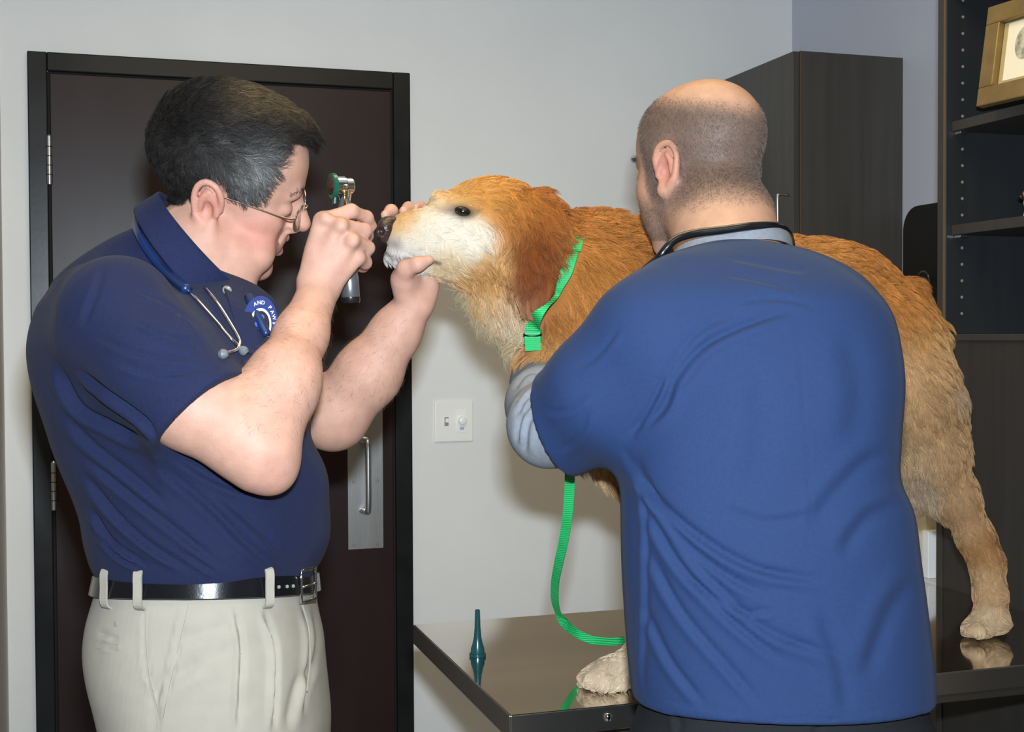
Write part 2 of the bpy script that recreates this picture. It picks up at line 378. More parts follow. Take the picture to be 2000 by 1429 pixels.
# find y so that the figurine stands at pixel column 2010 with x = XF+.08
X_ = XF+.08; Y_ = float(on_x(2009, 420, X_)[1]); fb = np.array([X_, Y_, zsh])
M_fig = mat('golden_brown_glaze', (.45, .20, .06), .3, var=.3, vscale=80)
M_fig2 = mat('cream_glaze', (.55, .5, .3), .3); M_blk = mat('black_gloss', (.01, .01, .01), .25)
figu = empty('dog_figurine', fb, 'small golden-brown dog figurine on the lower shelf at the right edge', 'figurine')
lathe('base', fb+np.array([0, 0, .0003]), (0, 0, 1), [(.016, 0), (.016, .004), (.010, .006), (.007, .02), (.0095, .032), (.008, .040)], M_fig2, figu)
ball('head', fb+np.array([0, 0, .047]), (.0115, .0115, .0105), M_fig, figu)
ball('muzzle', fb+np.array([-.010, .006, .043]), (.0075, .006, .005), M_blk, figu)
ball('ear', fb+np.array([.003, -.010, .045]), (.004, .003, .008), M_fig, figu); ball('ear', fb+np.array([.003, .010, .047]), (.004, .003, .008), M_fig, figu)
# ---- counter behind the table with papers, and black monitor
M_counter = mat('pale_counter', (.55, .56, .56), .35)
ZK = .865
ck = empty('side_counter', ((1.60+XR)/2, 2.7, 0), 'pale-topped charcoal counter along the right wall behind the table', 'counter')
box('counter_body', (1.62, y_far+.02, 0), (XR-.001, YW-.001, ZK-.03), M_lam, ck)
box('counter_slab', (1.585, y_far+.015, ZK-.03), (XR-.001, YW-.001, ZK), M_counter, ck, bev=.003)
org_ = empty('file_box', (1.70, 2.42, ZK), 'cream file box standing on the pale counter', 'box')
M_cream = mat('cream_card', (.62, .56, .38), .6, var=.06, vscale=12)
yb0, yb1, yb2 = (float(on_x(q, 1080, 1.60)[1]) for q in (1813, 1801, 1735))
box('box_body', (1.610, yb1+.003, ZK+.0005), (1.76, yb2, ZK+.30), M_cream, org_, bev=.002)
box('box_label', (1.6075, yb1+.035, ZK+.215), (1.6098, yb1+.085, ZK+.255), M_paper, org_, bev=0)
pb = box('white_booklet', (1.600, yb0, ZK+.0005), (1.75, yb1, ZK+float(on_x(1806, 1036, 1.6)[2])-ZK), mat('white_card', (.74, .74, .74), .5), bev=.001)
tag(pb, 'white booklet upright beside the cream file box on the counter', 'booklet')
mo = on_x(1742, 520, 1.80); ymo = float(mo[1])
M_mon = mat('black_plastic', (.0045, .0045, .004), .5, spec=.2)
mon = empty('monitor', (1.86, ymo-.25, ZK), 'black rounded monitor standing beside the shelf unit', 'monitor')
zt2 = float(on_x(1800, 400, 1.83)[2]); zb2 = zt2-.42
pts = []; y0, y1, rr_ = ymo-.44, ymo, .055
for (cy, cz, a0) in ((y1-rr_, zt2-rr_, 0), (y0+rr_, zt2-rr_, 90), (y0+rr_, zb2+rr_, 180), (y1-rr_, zb2+rr_, 270)):
    for k in range(8):
        t = math.radians(a0+k*90/7); pts.append((1.83, cy+rr_*math.cos(t), cz+rr_*math.sin(t)))
prism('monitor_shell', pts, (1, 0, 0), .05, M_mon, mon, bev=.002)
box('monitor_stand', (1.845, ymo-.26, ZK+.012), (1.875, ymo-.18, zb2+.1), M_mon, mon, bev=.004)
box('monitor_foot', (1.78, ymo-.33, ZK+.0005), (1.95, ymo-.11, ZK+.013), M_mon, mon, bev=.004)
lp = [on_x(px, py, 1.81) for px, py in ((1793, 560), (1794, 540), (1800, 531), (1808, 531), (1814, 541), (1817, 565))]
tag(tube('cable_loop', spline(lp, 6), .0035, mat('dark_glossy_cable', (.02, .02, .02), .12), None, 8), 'glossy black cable loop in front of the monitor', 'cable')
# ---- exam table
ZT = HC-.50
M_table = mat('stainless_table', (.66, .62, .56), .08, 1.0, var=.10, vscale=6, bump=.012, bscale=120, bstretch=(.1, 1, 1), rvar=.03)
M_lip = mat('stainless_rim', (.42, .40, .375), .28, 1.0, var=.12, vscale=9, bump=.03, bscale=150, bstretch=(.1, 1, 1))
TX0, TX1, TY0, TY1 = .497, XF-.004, 1.592, 2.150
tb = empty('exam_table', ((TX0+TX1)/2, (TY0+TY1)/2, 0), 'stainless steel veterinary exam table the dog stands on', 'table')
box('table_top', (TX0+.002, TY0+.002, ZT-.0012), (TX1, TY1-.002, ZT), M_table, tb, bev=.0006)
box('table_rim', (TX0, TY0, ZT-.033), (TX0+.002, TY1, ZT-.0006), M_lip, tb, bev=.0008)
box('table_rim', (TX0+.002, TY0, ZT-.033), (TX1, TY0+.002, ZT-.0006), M_lip, tb, bev=.0008)
box('table_rim', (TX0+.002, TY1-.002, ZT-.033), (TX1, TY1, ZT-.0006), M_lip, tb, bev=.0008)
bz = on_y(1188, 1400, TY0)
lathe('bolt', (bz[0], TY0, bz[2]), (0, -1, 0), [(.0065, 0), (.006, .002), (.0035, .004), (.001, .0046)], mat('chrome', (.85, .85, .85), .08, 1.0), tb, 14)
for yy in (TY0+.05, TY1-.08):
    box('under_rail', (TX0+.14, yy, ZT-.062), (TX1-.03, yy+.03, ZT-.0335), M_lip, tb)
for yy in (TY0+.065, TY1-.065):
    tube('brace', [(XF-.012, yy, .25), (TX0+.45, yy, ZT-.066)], .014, M_lip, tb, 10)
# otoscope cone (speculum) standing on the table
M_teal = mat('dark_teal_plastic', (.008, .055, .058), .22)
c0 = on_z(933, 1281, ZT)
tag(lathe('ear_speculum', c0+np.array([0, 0, .0003]), (0, 0, 1), [(.0128, 0), (.0128, .0045), (.0108, .005), (.0104, .012), (.0078, .020), (.0058, .030), (.0046, .045), (.0038, .072), (.0028, .0725), (.002, .060)], M_teal, None, 28),
    'dark teal plastic otoscope cone standing on the steel table', 'speculum')
# ================================================================== implicit-surface modelling (camera frame, metres)
def rp(px, d): return px*d/FPX
class Field:
    def __init__(s, h): s.h = h; s.ops = []
    def op(s, kind, fn, lo, hi, k): s.ops.append((kind, fn, np.asarray(lo, float), np.asarray(hi, float), k))
    def rc(s, a, b, ra, rb, k=.01, kind='add'):
        a = np.asarray(a, float); b = np.asarray(b, float); ba = b-a; L2 = max(np.dot(ba, ba), 1e-9); m_ = max(ra, rb)
        def fn(X, Y, Z):
            t = np.clip(((X-a[0])*ba[0]+(Y-a[1])*ba[1]+(Z-a[2])*ba[2])/L2, 0, 1)
            return np.sqrt((X-a[0]-t*ba[0])**2+(Y-a[1]-t*ba[1])**2+(Z-a[2]-t*ba[2])**2)-(ra+(rb-ra)*t)
        s.op(kind, fn, np.minimum(a, b)-m_, np.maximum(a, b)+m_, k)
    def chain(s, pts, k=.01, ki=None, kind='add'):
        """pts: (px, py, depth, radius in px)"""
        for i in range(len(pts)-1):
            a, b = pts[i], pts[i+1]
            s.rc(P(*a[:3]), P(*b[:3]), rp(a[3], a[2]), rp(b[3], b[2]), k if i == 0 else (ki if ki is not None else k), kind)
    def sleeve(s, pts, plane, inner=None, k=.03, cut=.0015):
        """chain of cones cut by a plane (point, normal) and hollowed at its end by an inner cone"""
        pr = [(P(*p[:3]), rp(p[3], p[2])) for p in pts]; pp, pn = np.asarray(plane[0], float), np.asarray(plane[1], float); pn = pn/np.linalg.norm(pn)
        def cone(X, Y, Z, a, b, ra, rb):
            ba = b-a; t = np.clip(((X-a[0])*ba[0]+(Y-a[1])*ba[1]+(Z-a[2])*ba[2])/max(ba @ ba, 1e-9), 0, 1)
            return np.sqrt((X-a[0]-t*ba[0])**2+(Y-a[1]-t*ba[1])**2+(Z-a[2]-t*ba[2])**2)-(ra+(rb-ra)*t)
        def fn(X, Y, Z):
            d = None
            for (a, ra), (b, rb) in zip(pr[:-1], pr[1:]):
                q = cone(X, Y, Z, a, b, ra, rb)
                if d is None: d = q
                else: h = np.maximum(.03-np.abs(d-q), 0)/.03; d = np.minimum(d, q)-h*h*.0075
            d = np.maximum(d, (X-pp[0])*pn[0]+(Y-pp[1])*pn[1]+(Z-pp[2])*pn[2])
            if inner is not None:
                a, b = inner; d = np.maximum(d, -cone(X, Y, Z, P(*a[:3]), P(*b[:3]), rp(a[3], a[2]), rp(b[3], b[2])))
            return d
        lo = np.min([c-r for c, r in pr], axis=0); hi = np.max([c+r for c, r in pr], axis=0); s.op('add', fn, lo, hi, k)
    def ell(s, c, r, A=None, k=.01, kind='add'):
        c = np.asarray(c, float); r = np.asarray(r, float); A = np.eye(3) if A is None else np.asarray(A, float)   # rows = axes
        def fn(X, Y, Z):
            X = X-c[0]; Y = Y-c[1]; Z = Z-c[2]
            q = [A[i, 0]*X+A[i, 1]*Y+A[i, 2]*Z for i in range(3)]
            k0 = np.sqrt((q[0]/r[0])**2+(q[1]/r[1])**2+(q[2]/r[2])**2)
            k1 = np.sqrt((q[0]/r[0]**2)**2+(q[1]/r[1]**2)**2+(q[2]/r[2]**2)**2)+1e-9
            return k0*(k0-1)/k1
        ext = np.sqrt(((A*r[:, None])**2).sum(0)); s.op(kind, fn, c-ext, c+ext, k)
    def pell(s, px, py, d, rx, ry, rz, rot=0, k=.01, kind='add'):
        """ellipsoid by pixel; rx, ry in px, rz in metres, rot in degrees (image plane, clockwise on screen)"""
        t = math.radians(-rot); A = [[math.cos(t), math.sin(t), 0], [-math.sin(t), math.cos(t), 0], [0, 0, 1]]
        s.ell(P(px, py, d), (rp(rx, d), rp(ry, d), rz), A, k, kind)
    def loft(s, rows, axis=1, n=2.2, k=.01, kind='add', infl=0.0, yaw=0.0):
        """axis 1: rows (py, L, R, d, b); axis 0: columns (px, T, B, d, b)"""
        D = loft_table(rows, axis); t = D[:, 0]
        o = np.argsort(t); D = D[o]; t = D[:, 0]
        def fn(X, Y, Z):
            U, V_ = (Y, X) if axis == 1 else (X, Y)
            u = U.ravel(); sh = U.shape
            cv = np.interp(u, t, D[:, 1]).reshape(sh); cz = np.interp(u, t, D[:, 2]).reshape(sh)
            a = (np.interp(u, t, D[:, 3])+infl).reshape(sh); b = (np.interp(u, t, D[:, 4])+infl).reshape(sh)
            q = ((np.abs(V_-cv)/a)**n+(np.abs(Z-cz)/b)**n)**(1/n)
            dd = (q-1)*np.minimum(a, b)
            return np.maximum(dd, np.maximum(t[0]-U, U-t[-1]))
        m_ = max(D[:, 3].max(), 0)+infl; lo = [0, 0, 0]; hi = [0, 0, 0]; v = 0 if axis == 1 else 1; u = 1-v
        lo[u] = t[0]-.002; hi[u] = t[-1]+.002
        lo[v] = (D[:, 1]-D[:, 3]).min()-infl; hi[v] = (D[:, 1]+D[:, 3]).max()+infl
        lo[2] = (D[:, 2]-D[:, 4]).min()-infl; hi[2] = (D[:, 2]+D[:, 4]).max()+infl
        s.op(kind, fn, lo, hi, k)
    def half(s, p, n, lo, hi, k=.0):
        """cut away the side n points to, inside the box lo..hi"""
        n = np.asarray(n, float); n /= np.linalg.norm(n); p = np.asarray(p, float)
        s.op('cut', lambda X, Y, Z: (X-p[0])*n[0]+(Y-p[1])*n[1]+(Z-p[2])*n[2], lo, hi, k)
    def mesh(s, smooth=0):
        h = s.h; band = 4*h
        lo = np.min([o[2] for o in s.ops if o[0] == 'add'], axis=0)-band; hi = np.max([o[3] for o in s.ops if o[0] == 'add'], axis=0)+band
        n = np.ceil((hi-lo)/h).astype(int)+1
        v = np.full(n, .05, np.float32); ax = [(lo[i]+h*np.arange(n[i])).astype(np.float32) for i in range(3)]
        kmax = max(o[4] for o in s.ops)
        for kind, fn, l, u, k in s.ops:
            mg = band+(kmax if kind == 'add' else k)
            i0 = np.clip(np.floor((l-mg-lo)/h).astype(int), 0, n-1); i1 = np.clip(np.ceil((u+mg-lo)/h).astype(int)+1, 1, n)
            if np.any(i1 <= i0): continue
            sl = tuple(slice(i0[i], i1[i]) for i in range(3))
            q = fn(ax[0][sl[0]][:, None, None], ax[1][sl[1]][None, :, None], ax[2][sl[2]][None, None, :]).astype(np.float32)
            a = v[sl]; q = np.broadcast_to(q, a.shape)
            if kind == 'add':
                r = np.minimum(a, q)
                if k > 0: hh = np.maximum(k-np.abs(a-q), 0)/k; r = r-hh*hh*(k*.25)
            else:
                if kind == 'sub': q = -q
                r = np.maximum(a, q)
                if k > 0: hh = np.maximum(k-np.abs(a-q), 0)/k; r = r+hh*hh*(k*.25)
            v[sl] = r
        return nets(v, lo, h, smooth)
def loft_table(rows, axis):
    R = spline(np.array(rows, float), 6); out = []
    for t, a, b, d, z in R:
        if axis == 1:
            y = (CY-t)*d/FPX; x0 = (a-CX)*d/FPX; x1 = (b-CX)*d/FPX; out.append((y, (x0+x1)/2, d, abs(x1-x0)/2, z))
        else:
            x = (t-CX)*d/FPX; y0 = (CY-a)*d/FPX; y1 = (CY-b)*d/FPX; out.append((x, (y0+y1)/2, d, abs(y1-y0)/2, z))
    return np.array(out)
OFF = np.array([(i, j, k) for i in (0, 1) for j in (0, 1) for k in (0, 1)])
def nets(v, lo, h, smooth=0):
    ins = v < 0; c = np.zeros(tuple(np.array(v.shape)-1), np.uint8); n = v.shape
    for i, j, k in OFF: c += ins[i:n[0]-1+i, j:n[1]-1+j, k:n[2]-1+k]
    act = (c > 0) & (c < 8); I = np.argwhere(act)
    idx = np.full(act.shape, -1, np.int32); idx[act] = np.arange(len(I), dtype=np.int32)
    val = np.stack([v[I[:, 0]+o[0], I[:, 1]+o[1], I[:, 2]+o[2]] for o in OFF], 1)
    acc = np.zeros((len(I), 3), np.float32); cnt = np.zeros(len(I), np.float32)
    for a in range(8):
        for b in range(a+1, 8):
            if np.abs(OFF[a]-OFF[b]).sum() != 1: continue
            va, vb = val[:, a], val[:, b]; x = (va < 0) != (vb < 0); t = np.where(x, va/np.where(x, va-vb, 1), 0)
            acc += np.where(x[:, None], OFF[a]+t[:, None]*(OFF[b]-OFF[a]), 0); cnt += x
    V = lo+(I+acc/cnt[:, None])*h; F = []
    for axx in range(3):
        s0 = [slice(1, -1)]*3; s1 = [slice(1, -1)]*3; s0[axx] = slice(0, -1); s1[axx] = slice(1, None)
        A = ins[tuple(s0)]; B = ins[tuple(s1)]
        E = np.argwhere(A != B); off = np.ones(3, int); off[axx] = 0; E = E+off
        o1, o2 = [(1, 2), (2, 0), (0, 1)][axx]; u = np.zeros(3, int); u[o1] = 1; w_ = np.zeros(3, int); w_[o2] = 1
        q = np.stack([idx[tuple((E-u-w_).T)], idx[tuple((E-w_).T)], idx[tuple(E.T)], idx[tuple((E-u).T)]], 1)
        fl_ = ins[tuple(E.T)]; q[~fl_] = q[~fl_][:, ::-1]; F.append(q)
    F = np.vstack(F)
    for _ in range(smooth): V = lap(V, F, .5)
    return V, F
def lap(V, F, f, w=None):
    acc = np.zeros_like(V); cnt = np.zeros(len(V))
    for a, b in ((0, 1), (1, 2), (2, 3), (3, 0)):
        for i in range(3):
            acc[:, i] += np.bincount(F[:, a], V[F[:, b], i], len(V))+np.bincount(F[:, b], V[F[:, a], i], len(V))
        cnt += np.bincount(F[:, a], minlength=len(V))+np.bincount(F[:, b], minlength=len(V))
    m_ = acc/np.maximum(cnt, 1)[:, None]; f = f if w is None else (f*w)[:, None]
    return V+(m_-V)*f
def vnormals(V, F):
    n = np.cross(V[F[:, 2]]-V[F[:, 0]], V[F[:, 3]]-V[F[:, 1]]); N = np.zeros_like(V)
    for a in range(4):
        for i in range(3): N[:, i] += np.bincount(F[:, a], n[:, i], len(V))
    return N/(np.linalg.norm(N, axis=1)[:, None]+1e-12)
def poly_dist(x, y, pts):
    """signed pixel distance to a polyline and parameter along it"""
    pts = spline(np.array(pts, float), 6); best = np.full(x.shape, 1e9); par = np.zeros(x.shape); sg = np.ones(x.shape)
    L = np.concatenate([[0], np.cumsum(np.linalg.norm(np.diff(pts, axis=0), axis=1))])
    for i in range(len(pts)-1):
        a = pts[i]; d = pts[i+1]-a; l2 = max(d @ d, 1e-9); t = np.clip(((x-a[0])*d[0]+(y-a[1])*d[1])/l2, 0, 1)
        dx = x-a[0]-t*d[0]; dy = y-a[1]-t*d[1]; r = np.hypot(dx, dy); u = r < best
        best = np.where(u, r, best); par = np.where(u, (L[i]+t*(L[i+1]-L[i]))/L[-1], par); sg = np.where(u, np.sign(d[0]*dy-d[1]*dx), sg)
    return best*sg, par
def folds(V, F, lst):
    """press creases into cloth: each (points in px, width px, depth m[, ridge])"""
    N = vnormals(V, F); D = np.zeros(len(V)); px, py = pix(V); view = V/np.linalg.norm(V, axis=1)[:, None]
    face = np.clip(-(N*view).sum(1)*3, 0, 1)
    for f in lst:
        pts, wd, am = f[:3]; rg = f[3] if len(f) > 3 else .7
        a = np.array(pts); m_ = (px > a[:, 0].min()-4*wd) & (px < a[:, 0].max()+4*wd) & (py > a[:, 1].min()-4*wd) & (py < a[:, 1].max()+4*wd)
        s, t = poly_dist(px[m_], py[m_], pts); tp = np.clip(np.minimum(t, 1-t)*5, 0, 1)
        D[m_] += tp*am*(-np.exp(-(s/wd)**2)+rg*np.exp(-((s-1.9*wd)/(1.2*wd))**2)*(1 if rg > 0 else 1))
    return V+N*(D*face)[:, None]
def noise3(p, s, seed=0):
    """cheap smooth value noise"""
    r = np.random.default_rng(seed); K = r.normal(size=(12, 3)); K /= np.linalg.norm(K, axis=1)[:, None]; ph = r.uniform(0, 6.28, 12)
    f = r.uniform(.6, 1.7, 12)*s
    return sum(np.sin((p @ K[i])*f[i]+ph[i]) for i in range(12))/12*1.6
def surf_depth(V, px, py, rad=7):
    x, y = pix(V); m_ = np.hypot(x-px, y-py) < rad
    if not m_.any(): m_ = np.argsort(np.hypot(x-px, y-py))[:5]
    z = V[m_][:, 2]; return float(np.percentile(z[z < z.min()+.03], 30))
def hairs(name, roots, normals, dirs, lens, cols, rad, material, parent, npts=5, curl=0.0, lift=.25, droop=0.0, clump=0.0, nclump=0):
    """strands as hair curves; roots in camera frame"""
    n = len(roots); T = dirs-normals*(dirs*normals).sum(1)[:, None]; T /= np.linalg.norm(T, axis=1)[:, None]+1e-9
    B = np.cross(normals, T); ph = RNG.uniform(0, 6.28, n); pts = np.zeros((n, npts, 3))
    lift = np.broadcast_to(np.asarray(lift, float), (n,))
    for j in range(npts):
        t = j/(npts-1)
        pts[:, j] = roots+lens[:, None]*(T*t+normals*(lift*np.sin(t*1.9))[:, None]) \
            + B*(curl*lens*np.sin(ph+t*5))[:, None]*t + np.array([0, -1, 0])*(droop*lens*t*t)[:, None]
    if nclump:                                    # gather strands into locks round guide strands
        from mathutils import kdtree
        g = RNG.choice(n, nclump, replace=False); kd = kdtree.KDTree(nclump)
        for i, r in enumerate(roots[g]): kd.insert(r, i)
        kd.balance(); near = g[np.array([kd.find(r)[1] for r in roots])]
        for j in range(1, npts):
            t = j/(npts-1); tgt = pts[near, j]; pts[:, j] += (tgt-pts[:, j])*(clump*t**.8)
    Wd = to_world(pts.reshape(-1, 3))-base_of(parent)
    hc = bpy.data.hair_curves.new(name); hc.add_curves([npts]*n)
    hc.attributes['position'].data.foreach_set('vector', Wd.astype(np.float32).ravel())
    rr = hc.attributes.get('radius') or hc.attributes.new('radius', 'FLOAT', 'POINT')
    taper = np.array([1, .95, .8, .55, .15]) if npts == 5 else np.linspace(1, .15, npts)
    rr.data.foreach_set('value', (np.broadcast_to(np.asarray(rad, float), (n,))[:, None]*taper).astype(np.float32).ravel())
    ca_ = hc.attributes.new('col', 'FLOAT_COLOR', 'CURVE'); c = np.ones((n, 4), np.float32); c[:, :3] = cols; ca_.data.foreach_set('color', c.ravel())
    hc.materials.append(material)
    o = bpy.data.objects.new(name, hc); COL.objects.link(o); o.parent = parent; o['kind'] = 'stuff'
    return o
def sample(V, F, n, mask=None):
    A = np.linalg.norm(np.cross(V[F[:, 2]]-V[F[:, 0]], V[F[:, 3]]-V[F[:, 1]]), axis=1)
    if mask is not None: A = A*mask[F].mean(1)
    f = RNG.choice(len(F), n, p=A/A.sum()); u, v_ = RNG.random((2, n, 1)); q = F[f]
    w4 = [(1-u)*(1-v_), u*(1-v_), u*v_, (1-u)*v_]
    return f, q, w4, sum(w4[i]*V[q[:, i]] for i in range(4))
def lerp_attr(A, q, w4): return sum(w4[i]*A[q[:, i]] for i in range(4)) if A.ndim == 2 else sum(w4[i][:, 0]*A[q[:, i]] for i in range(4))
def sstep(a, b, x): t = np.clip((x-a)/(b-a), 0, 1); return t*t*(3-2*t)
def poly_mask(px, py, poly, soft=0):
    """1 inside a pixel polygon, feathered over soft px"""
    pts = np.array(poly, float); ins = np.zeros(px.shape, bool); j = len(pts)-1
    for i in range(len(pts)):
        xi, yi = pts[i]; xj, yj = pts[j]
        cr = ((yi > py) != (yj > py)) & (px < (xj-xi)*(py-yi)/((yj-yi) if yj != yi else 1e-9)+xi); ins ^= cr; j = i
    if not soft: return ins.astype(float)
    best = np.full(px.shape, 1e9); j = len(pts)-1
    for i in range(len(pts)):
        a = pts[j]; d = pts[i]-a; t = np.clip(((px-a[0])*d[0]+(py-a[1])*d[1])/max(d @ d, 1e-9), 0, 1)
        best = np.minimum(best, np.hypot(px-a[0]-t*d[0], py-a[1]-t*d[1])); j = i
    return np.clip(.5+np.where(ins, best, -best)/(2*soft), 0, 1)
def mixc(c, d, m): return c+(np.asarray(d)-c)*m[:, None]

def head(F, o, A, S=1.0, jowl=0.0, nose=1.0, smile=False, nz=0.0, mz=0.0):
    """human head; o = midpoint between the ear canals, A rows = forward, left, up (camera frame)"""
    A = np.asarray(A, float); o = np.asarray(o, float); T = lambda p: o+S*(np.asarray(p) @ A)
    def E(c, r, k=.02, kind='add'): F.ell(T(c), S*np.asarray(r), A, k*S, kind)
    def C(a, b, ra, rb, k=.01, kind='add'): F.rc(T(a), T(b), ra*S, rb*S, k*S, kind)
    E((-.008, 0, .048), (.097, .076, .082), .0)
    E((.028, 0, .045), (.066, .066, .072), .03)
    E((.030, 0, -.022), (.062, .060, .072), .03)
    E((.036, 0, -.066), (.052, .053+jowl*.5, .042), .025)                # jaw
    for s in (-1, 1):
        C((-.002, s*.052, -.045), (.062, s*.026, -.094), .020+jowl, .017, .02)   # jaw line
        E((.055, s*.042, -.014), (.030, .024, .024), .02)                  # cheekbone
        if jowl: E((.044, s*.043, -.048), (.034, .022, .032), .02)
    E((.077, 0, -.096), (.021, .024, .018), .015)                         # chin
    C((.083, -.030, .031), (.083, .030, .031), .013, .013, .014)            # brow
    for s in (-1, 1): E((.098, s*.031, .010), (.017, .018, .012), .014, 'sub')
    for s in (-1, 1): E((.078, s*.032, .010), (.0155, .0185, .0125), .005)   # lids
    C((.092, 0, .020), (.1135, 0, -.022+nz), .0085*nose, .0125*nose, .010)      # nose
    for s in (-1, 1): E((.101, s*.0135*nose, -.027+nz), (.012, .0085, .0085), .005)
    for s in (-1, 1): E((.108, s*.0065, -.0365+nz), (.005, .0035, .004), .003, 'sub')
    if smile:                                                            # parted lips, corners drawn back
        E((.083, 0, -.058+mz), (.018, .037, .024), .014)
        for s in (-1, 1):
            C((.0985, 0, -.0545+mz), (.080, s*.029, -.0535+mz), .0055, .0035, .004)
            C((.0955, 0, -.0760+mz), (.079, s*.027, -.0600+mz), .0066, .0038, .004)
            C((.1035, 0, -.0648+mz), (.083, s*.032, -.0560+mz), .0062, .0026, .002, 'sub')
    else:
        E((.088, 0, -.058+mz), (.017, .030, .022), .012)                  # muzzle of the mouth
        C((.0985, -.018, -.0560+mz), (.0985, .018, -.0560+mz), .0055, .0055, .004)    # upper lip
        C((.097, -.015, -.0715+mz), (.097, .015, -.0715+mz), .0062, .0062, .004)      # lower lip
        C((.104, -.020, -.0640+mz), (.104, .020, -.0640+mz), .0042, .0042, .003, 'sub')
    for s in (-1, 1):
        C((.099, s*.020, -.030+nz), (.084, s*.035, -.056+mz), .0022, .0030, .006, 'sub')
    for s in (-1, 1): ear(F, T((-.006, s*.0755, -.002)), A, s)
def ear(F, o, A, s):
    """outer ear on side s"""
    t = math.radians(12)                                                 # leans back
    f = A[0]*math.cos(t)-A[2]*math.sin(t); u = A[2]*math.cos(t)+A[0]*math.sin(t); u = A[2]*math.cos(t)-A[0]*math.sin(t); f = A[0]*math.cos(t)+A[2]*math.sin(t)
    l = A[1]*s; l2 = l*.93-f*.36; l2 /= np.linalg.norm(l2); f2 = np.cross(u, l2)*s*1.0
    f2 = f-l2*np.dot(f, l2); f2 /= np.linalg.norm(f2)
    B = np.array([f2, l2, u]); T = lambda p: o+np.asarray(p, float) @ B
    F.ell(T((-.004, .004, 0)), (.0165, .006, .029), B, .005)
    ring = [(.012, .002, -.004), (.014, .006, .012), (.008, .009, .027), (-.006, .011, .0325), (-.017, .012, .024), (-.0205, .012, .008), (-.0175, .011, -.010), (-.010, .009, -.021)]
    R = spline(ring, 3)
    for i in range(len(R)-1): F.rc(T(R[i]), T(R[i+1]), .0042, .0042, .0015)
    F.ell(T((.000, .0065, -.029)), (.009, .005, .0105), B, .006)            # lobe
    F.ell(T((-.003, .0115, -.006)), (.0095, .0085, .013), B, .003, 'sub')
    F.rc(T((-.013, .0135, -.010)), T((-.0135, .0145, .014)), .0028, .0028, .002, 'sub'); F.rc(T((-.0135, .0145, .014)), T((-.004, .0135, .025)), .0028, .0024, .002, 'sub')      # concha
    F.rc(T((.009, .006, -.010)), T((.009, .006, -.003)), .004, .0035, .003)   # tragus
    AH = spline([(-.012, .0095, -.006), (-.011, .010, .008), (-.004, .009, .018)], 3)
    for i in range(len(AH)-1): F.rc(T(AH[i]), T(AH[i+1]), .003, .003, .003)
def face_axes(fwd, up):
    f = np.asarray(fwd, float); f /= np.linalg.norm(f); u = np.asarray(up, float); u = u-f*np.dot(u, f); u /= np.linalg.norm(u)
    l = np.cross(u, f)                                                   # camera frame is left-handed (x right, y up, z forward): left of the person
    return np.array([f, -l if HAND < 0 else l, u])
HAND = -1

def organic(name, V, F, material, parent, cols=None):
    return link_mesh(name, to_world(V), F[:, ::-1], material, parent, True, cols)
def ring_pts(rows, py, n=2.2, infl=0.0, tilt=0.0, N=96):
    """ring around a lofted body at pixel row py; tilt = rise (m) per metre of depth towards the camera"""
    R = spline(np.array(rows, float), 6); D = loft_table(rows, 1); t = np.array([r[0] for r in R])
    g = lambda i, q: np.interp(q, t, D[:, i]); y = g(0, py); out = []
    for a in np.linspace(0, 2*math.pi, N, endpoint=False):
        c, s_ = math.cos(a), math.sin(a); e = 2/n
        dz = (g(4, py)+infl)*math.copysign(abs(s_)**e, s_); yy = y-tilt*dz
        q = np.interp(-yy, -D[:, 0], t)
        out.append((g(1, q)+(g(3, q)+infl)*math.copysign(abs(c)**e, c), yy, g(2, q)+dz))
    return np.array(out)
def band(name, rings, material, parent, thick=.003):
    """closed strip through several rings (camera frame), given thickness towards the axis"""
    R = [to_world(r) for r in rings]; n = len(R[0]); V = []; F = []
    for r in R: V += list(r)
    inn = []
    for r in R:
        c = r.mean(0); d = r-c; d[:, 2] = 0; d /= np.linalg.norm(d, axis=1)[:, None]; V += list(r-d*thick)
    m_ = len(R)
    idx = lambda i, j, s_: (s_*m_+i)*n+(j % n)
    for j in range(n):
        for i in range(m_-1):
            F.append((idx(i, j, 0), idx(i, j+1, 0), idx(i+1, j+1, 0), idx(i+1, j, 0))); F.append((idx(i, j, 1), idx(i+1, j, 1), idx(i+1, j+1, 1), idx(i, j+1, 1)))
        F.append((idx(0, j, 0), idx(0, j, 1), idx(0, j+1, 1), idx(0, j+1, 0))); F.append((idx(m_-1, j, 0), idx(m_-1, j+1, 0), idx(m_-1, j+1, 1), idx(m_-1, j, 1)))
    o = link_mesh(name, V, F, material, parent)
    bm = bmesh.new(); bm.from_mesh(o.data); bmesh.ops.recalc_face_normals(bm, faces=bm.faces); bm.to_mesh(o.data); bm.free()
    sharp_edges(o, 50); return o
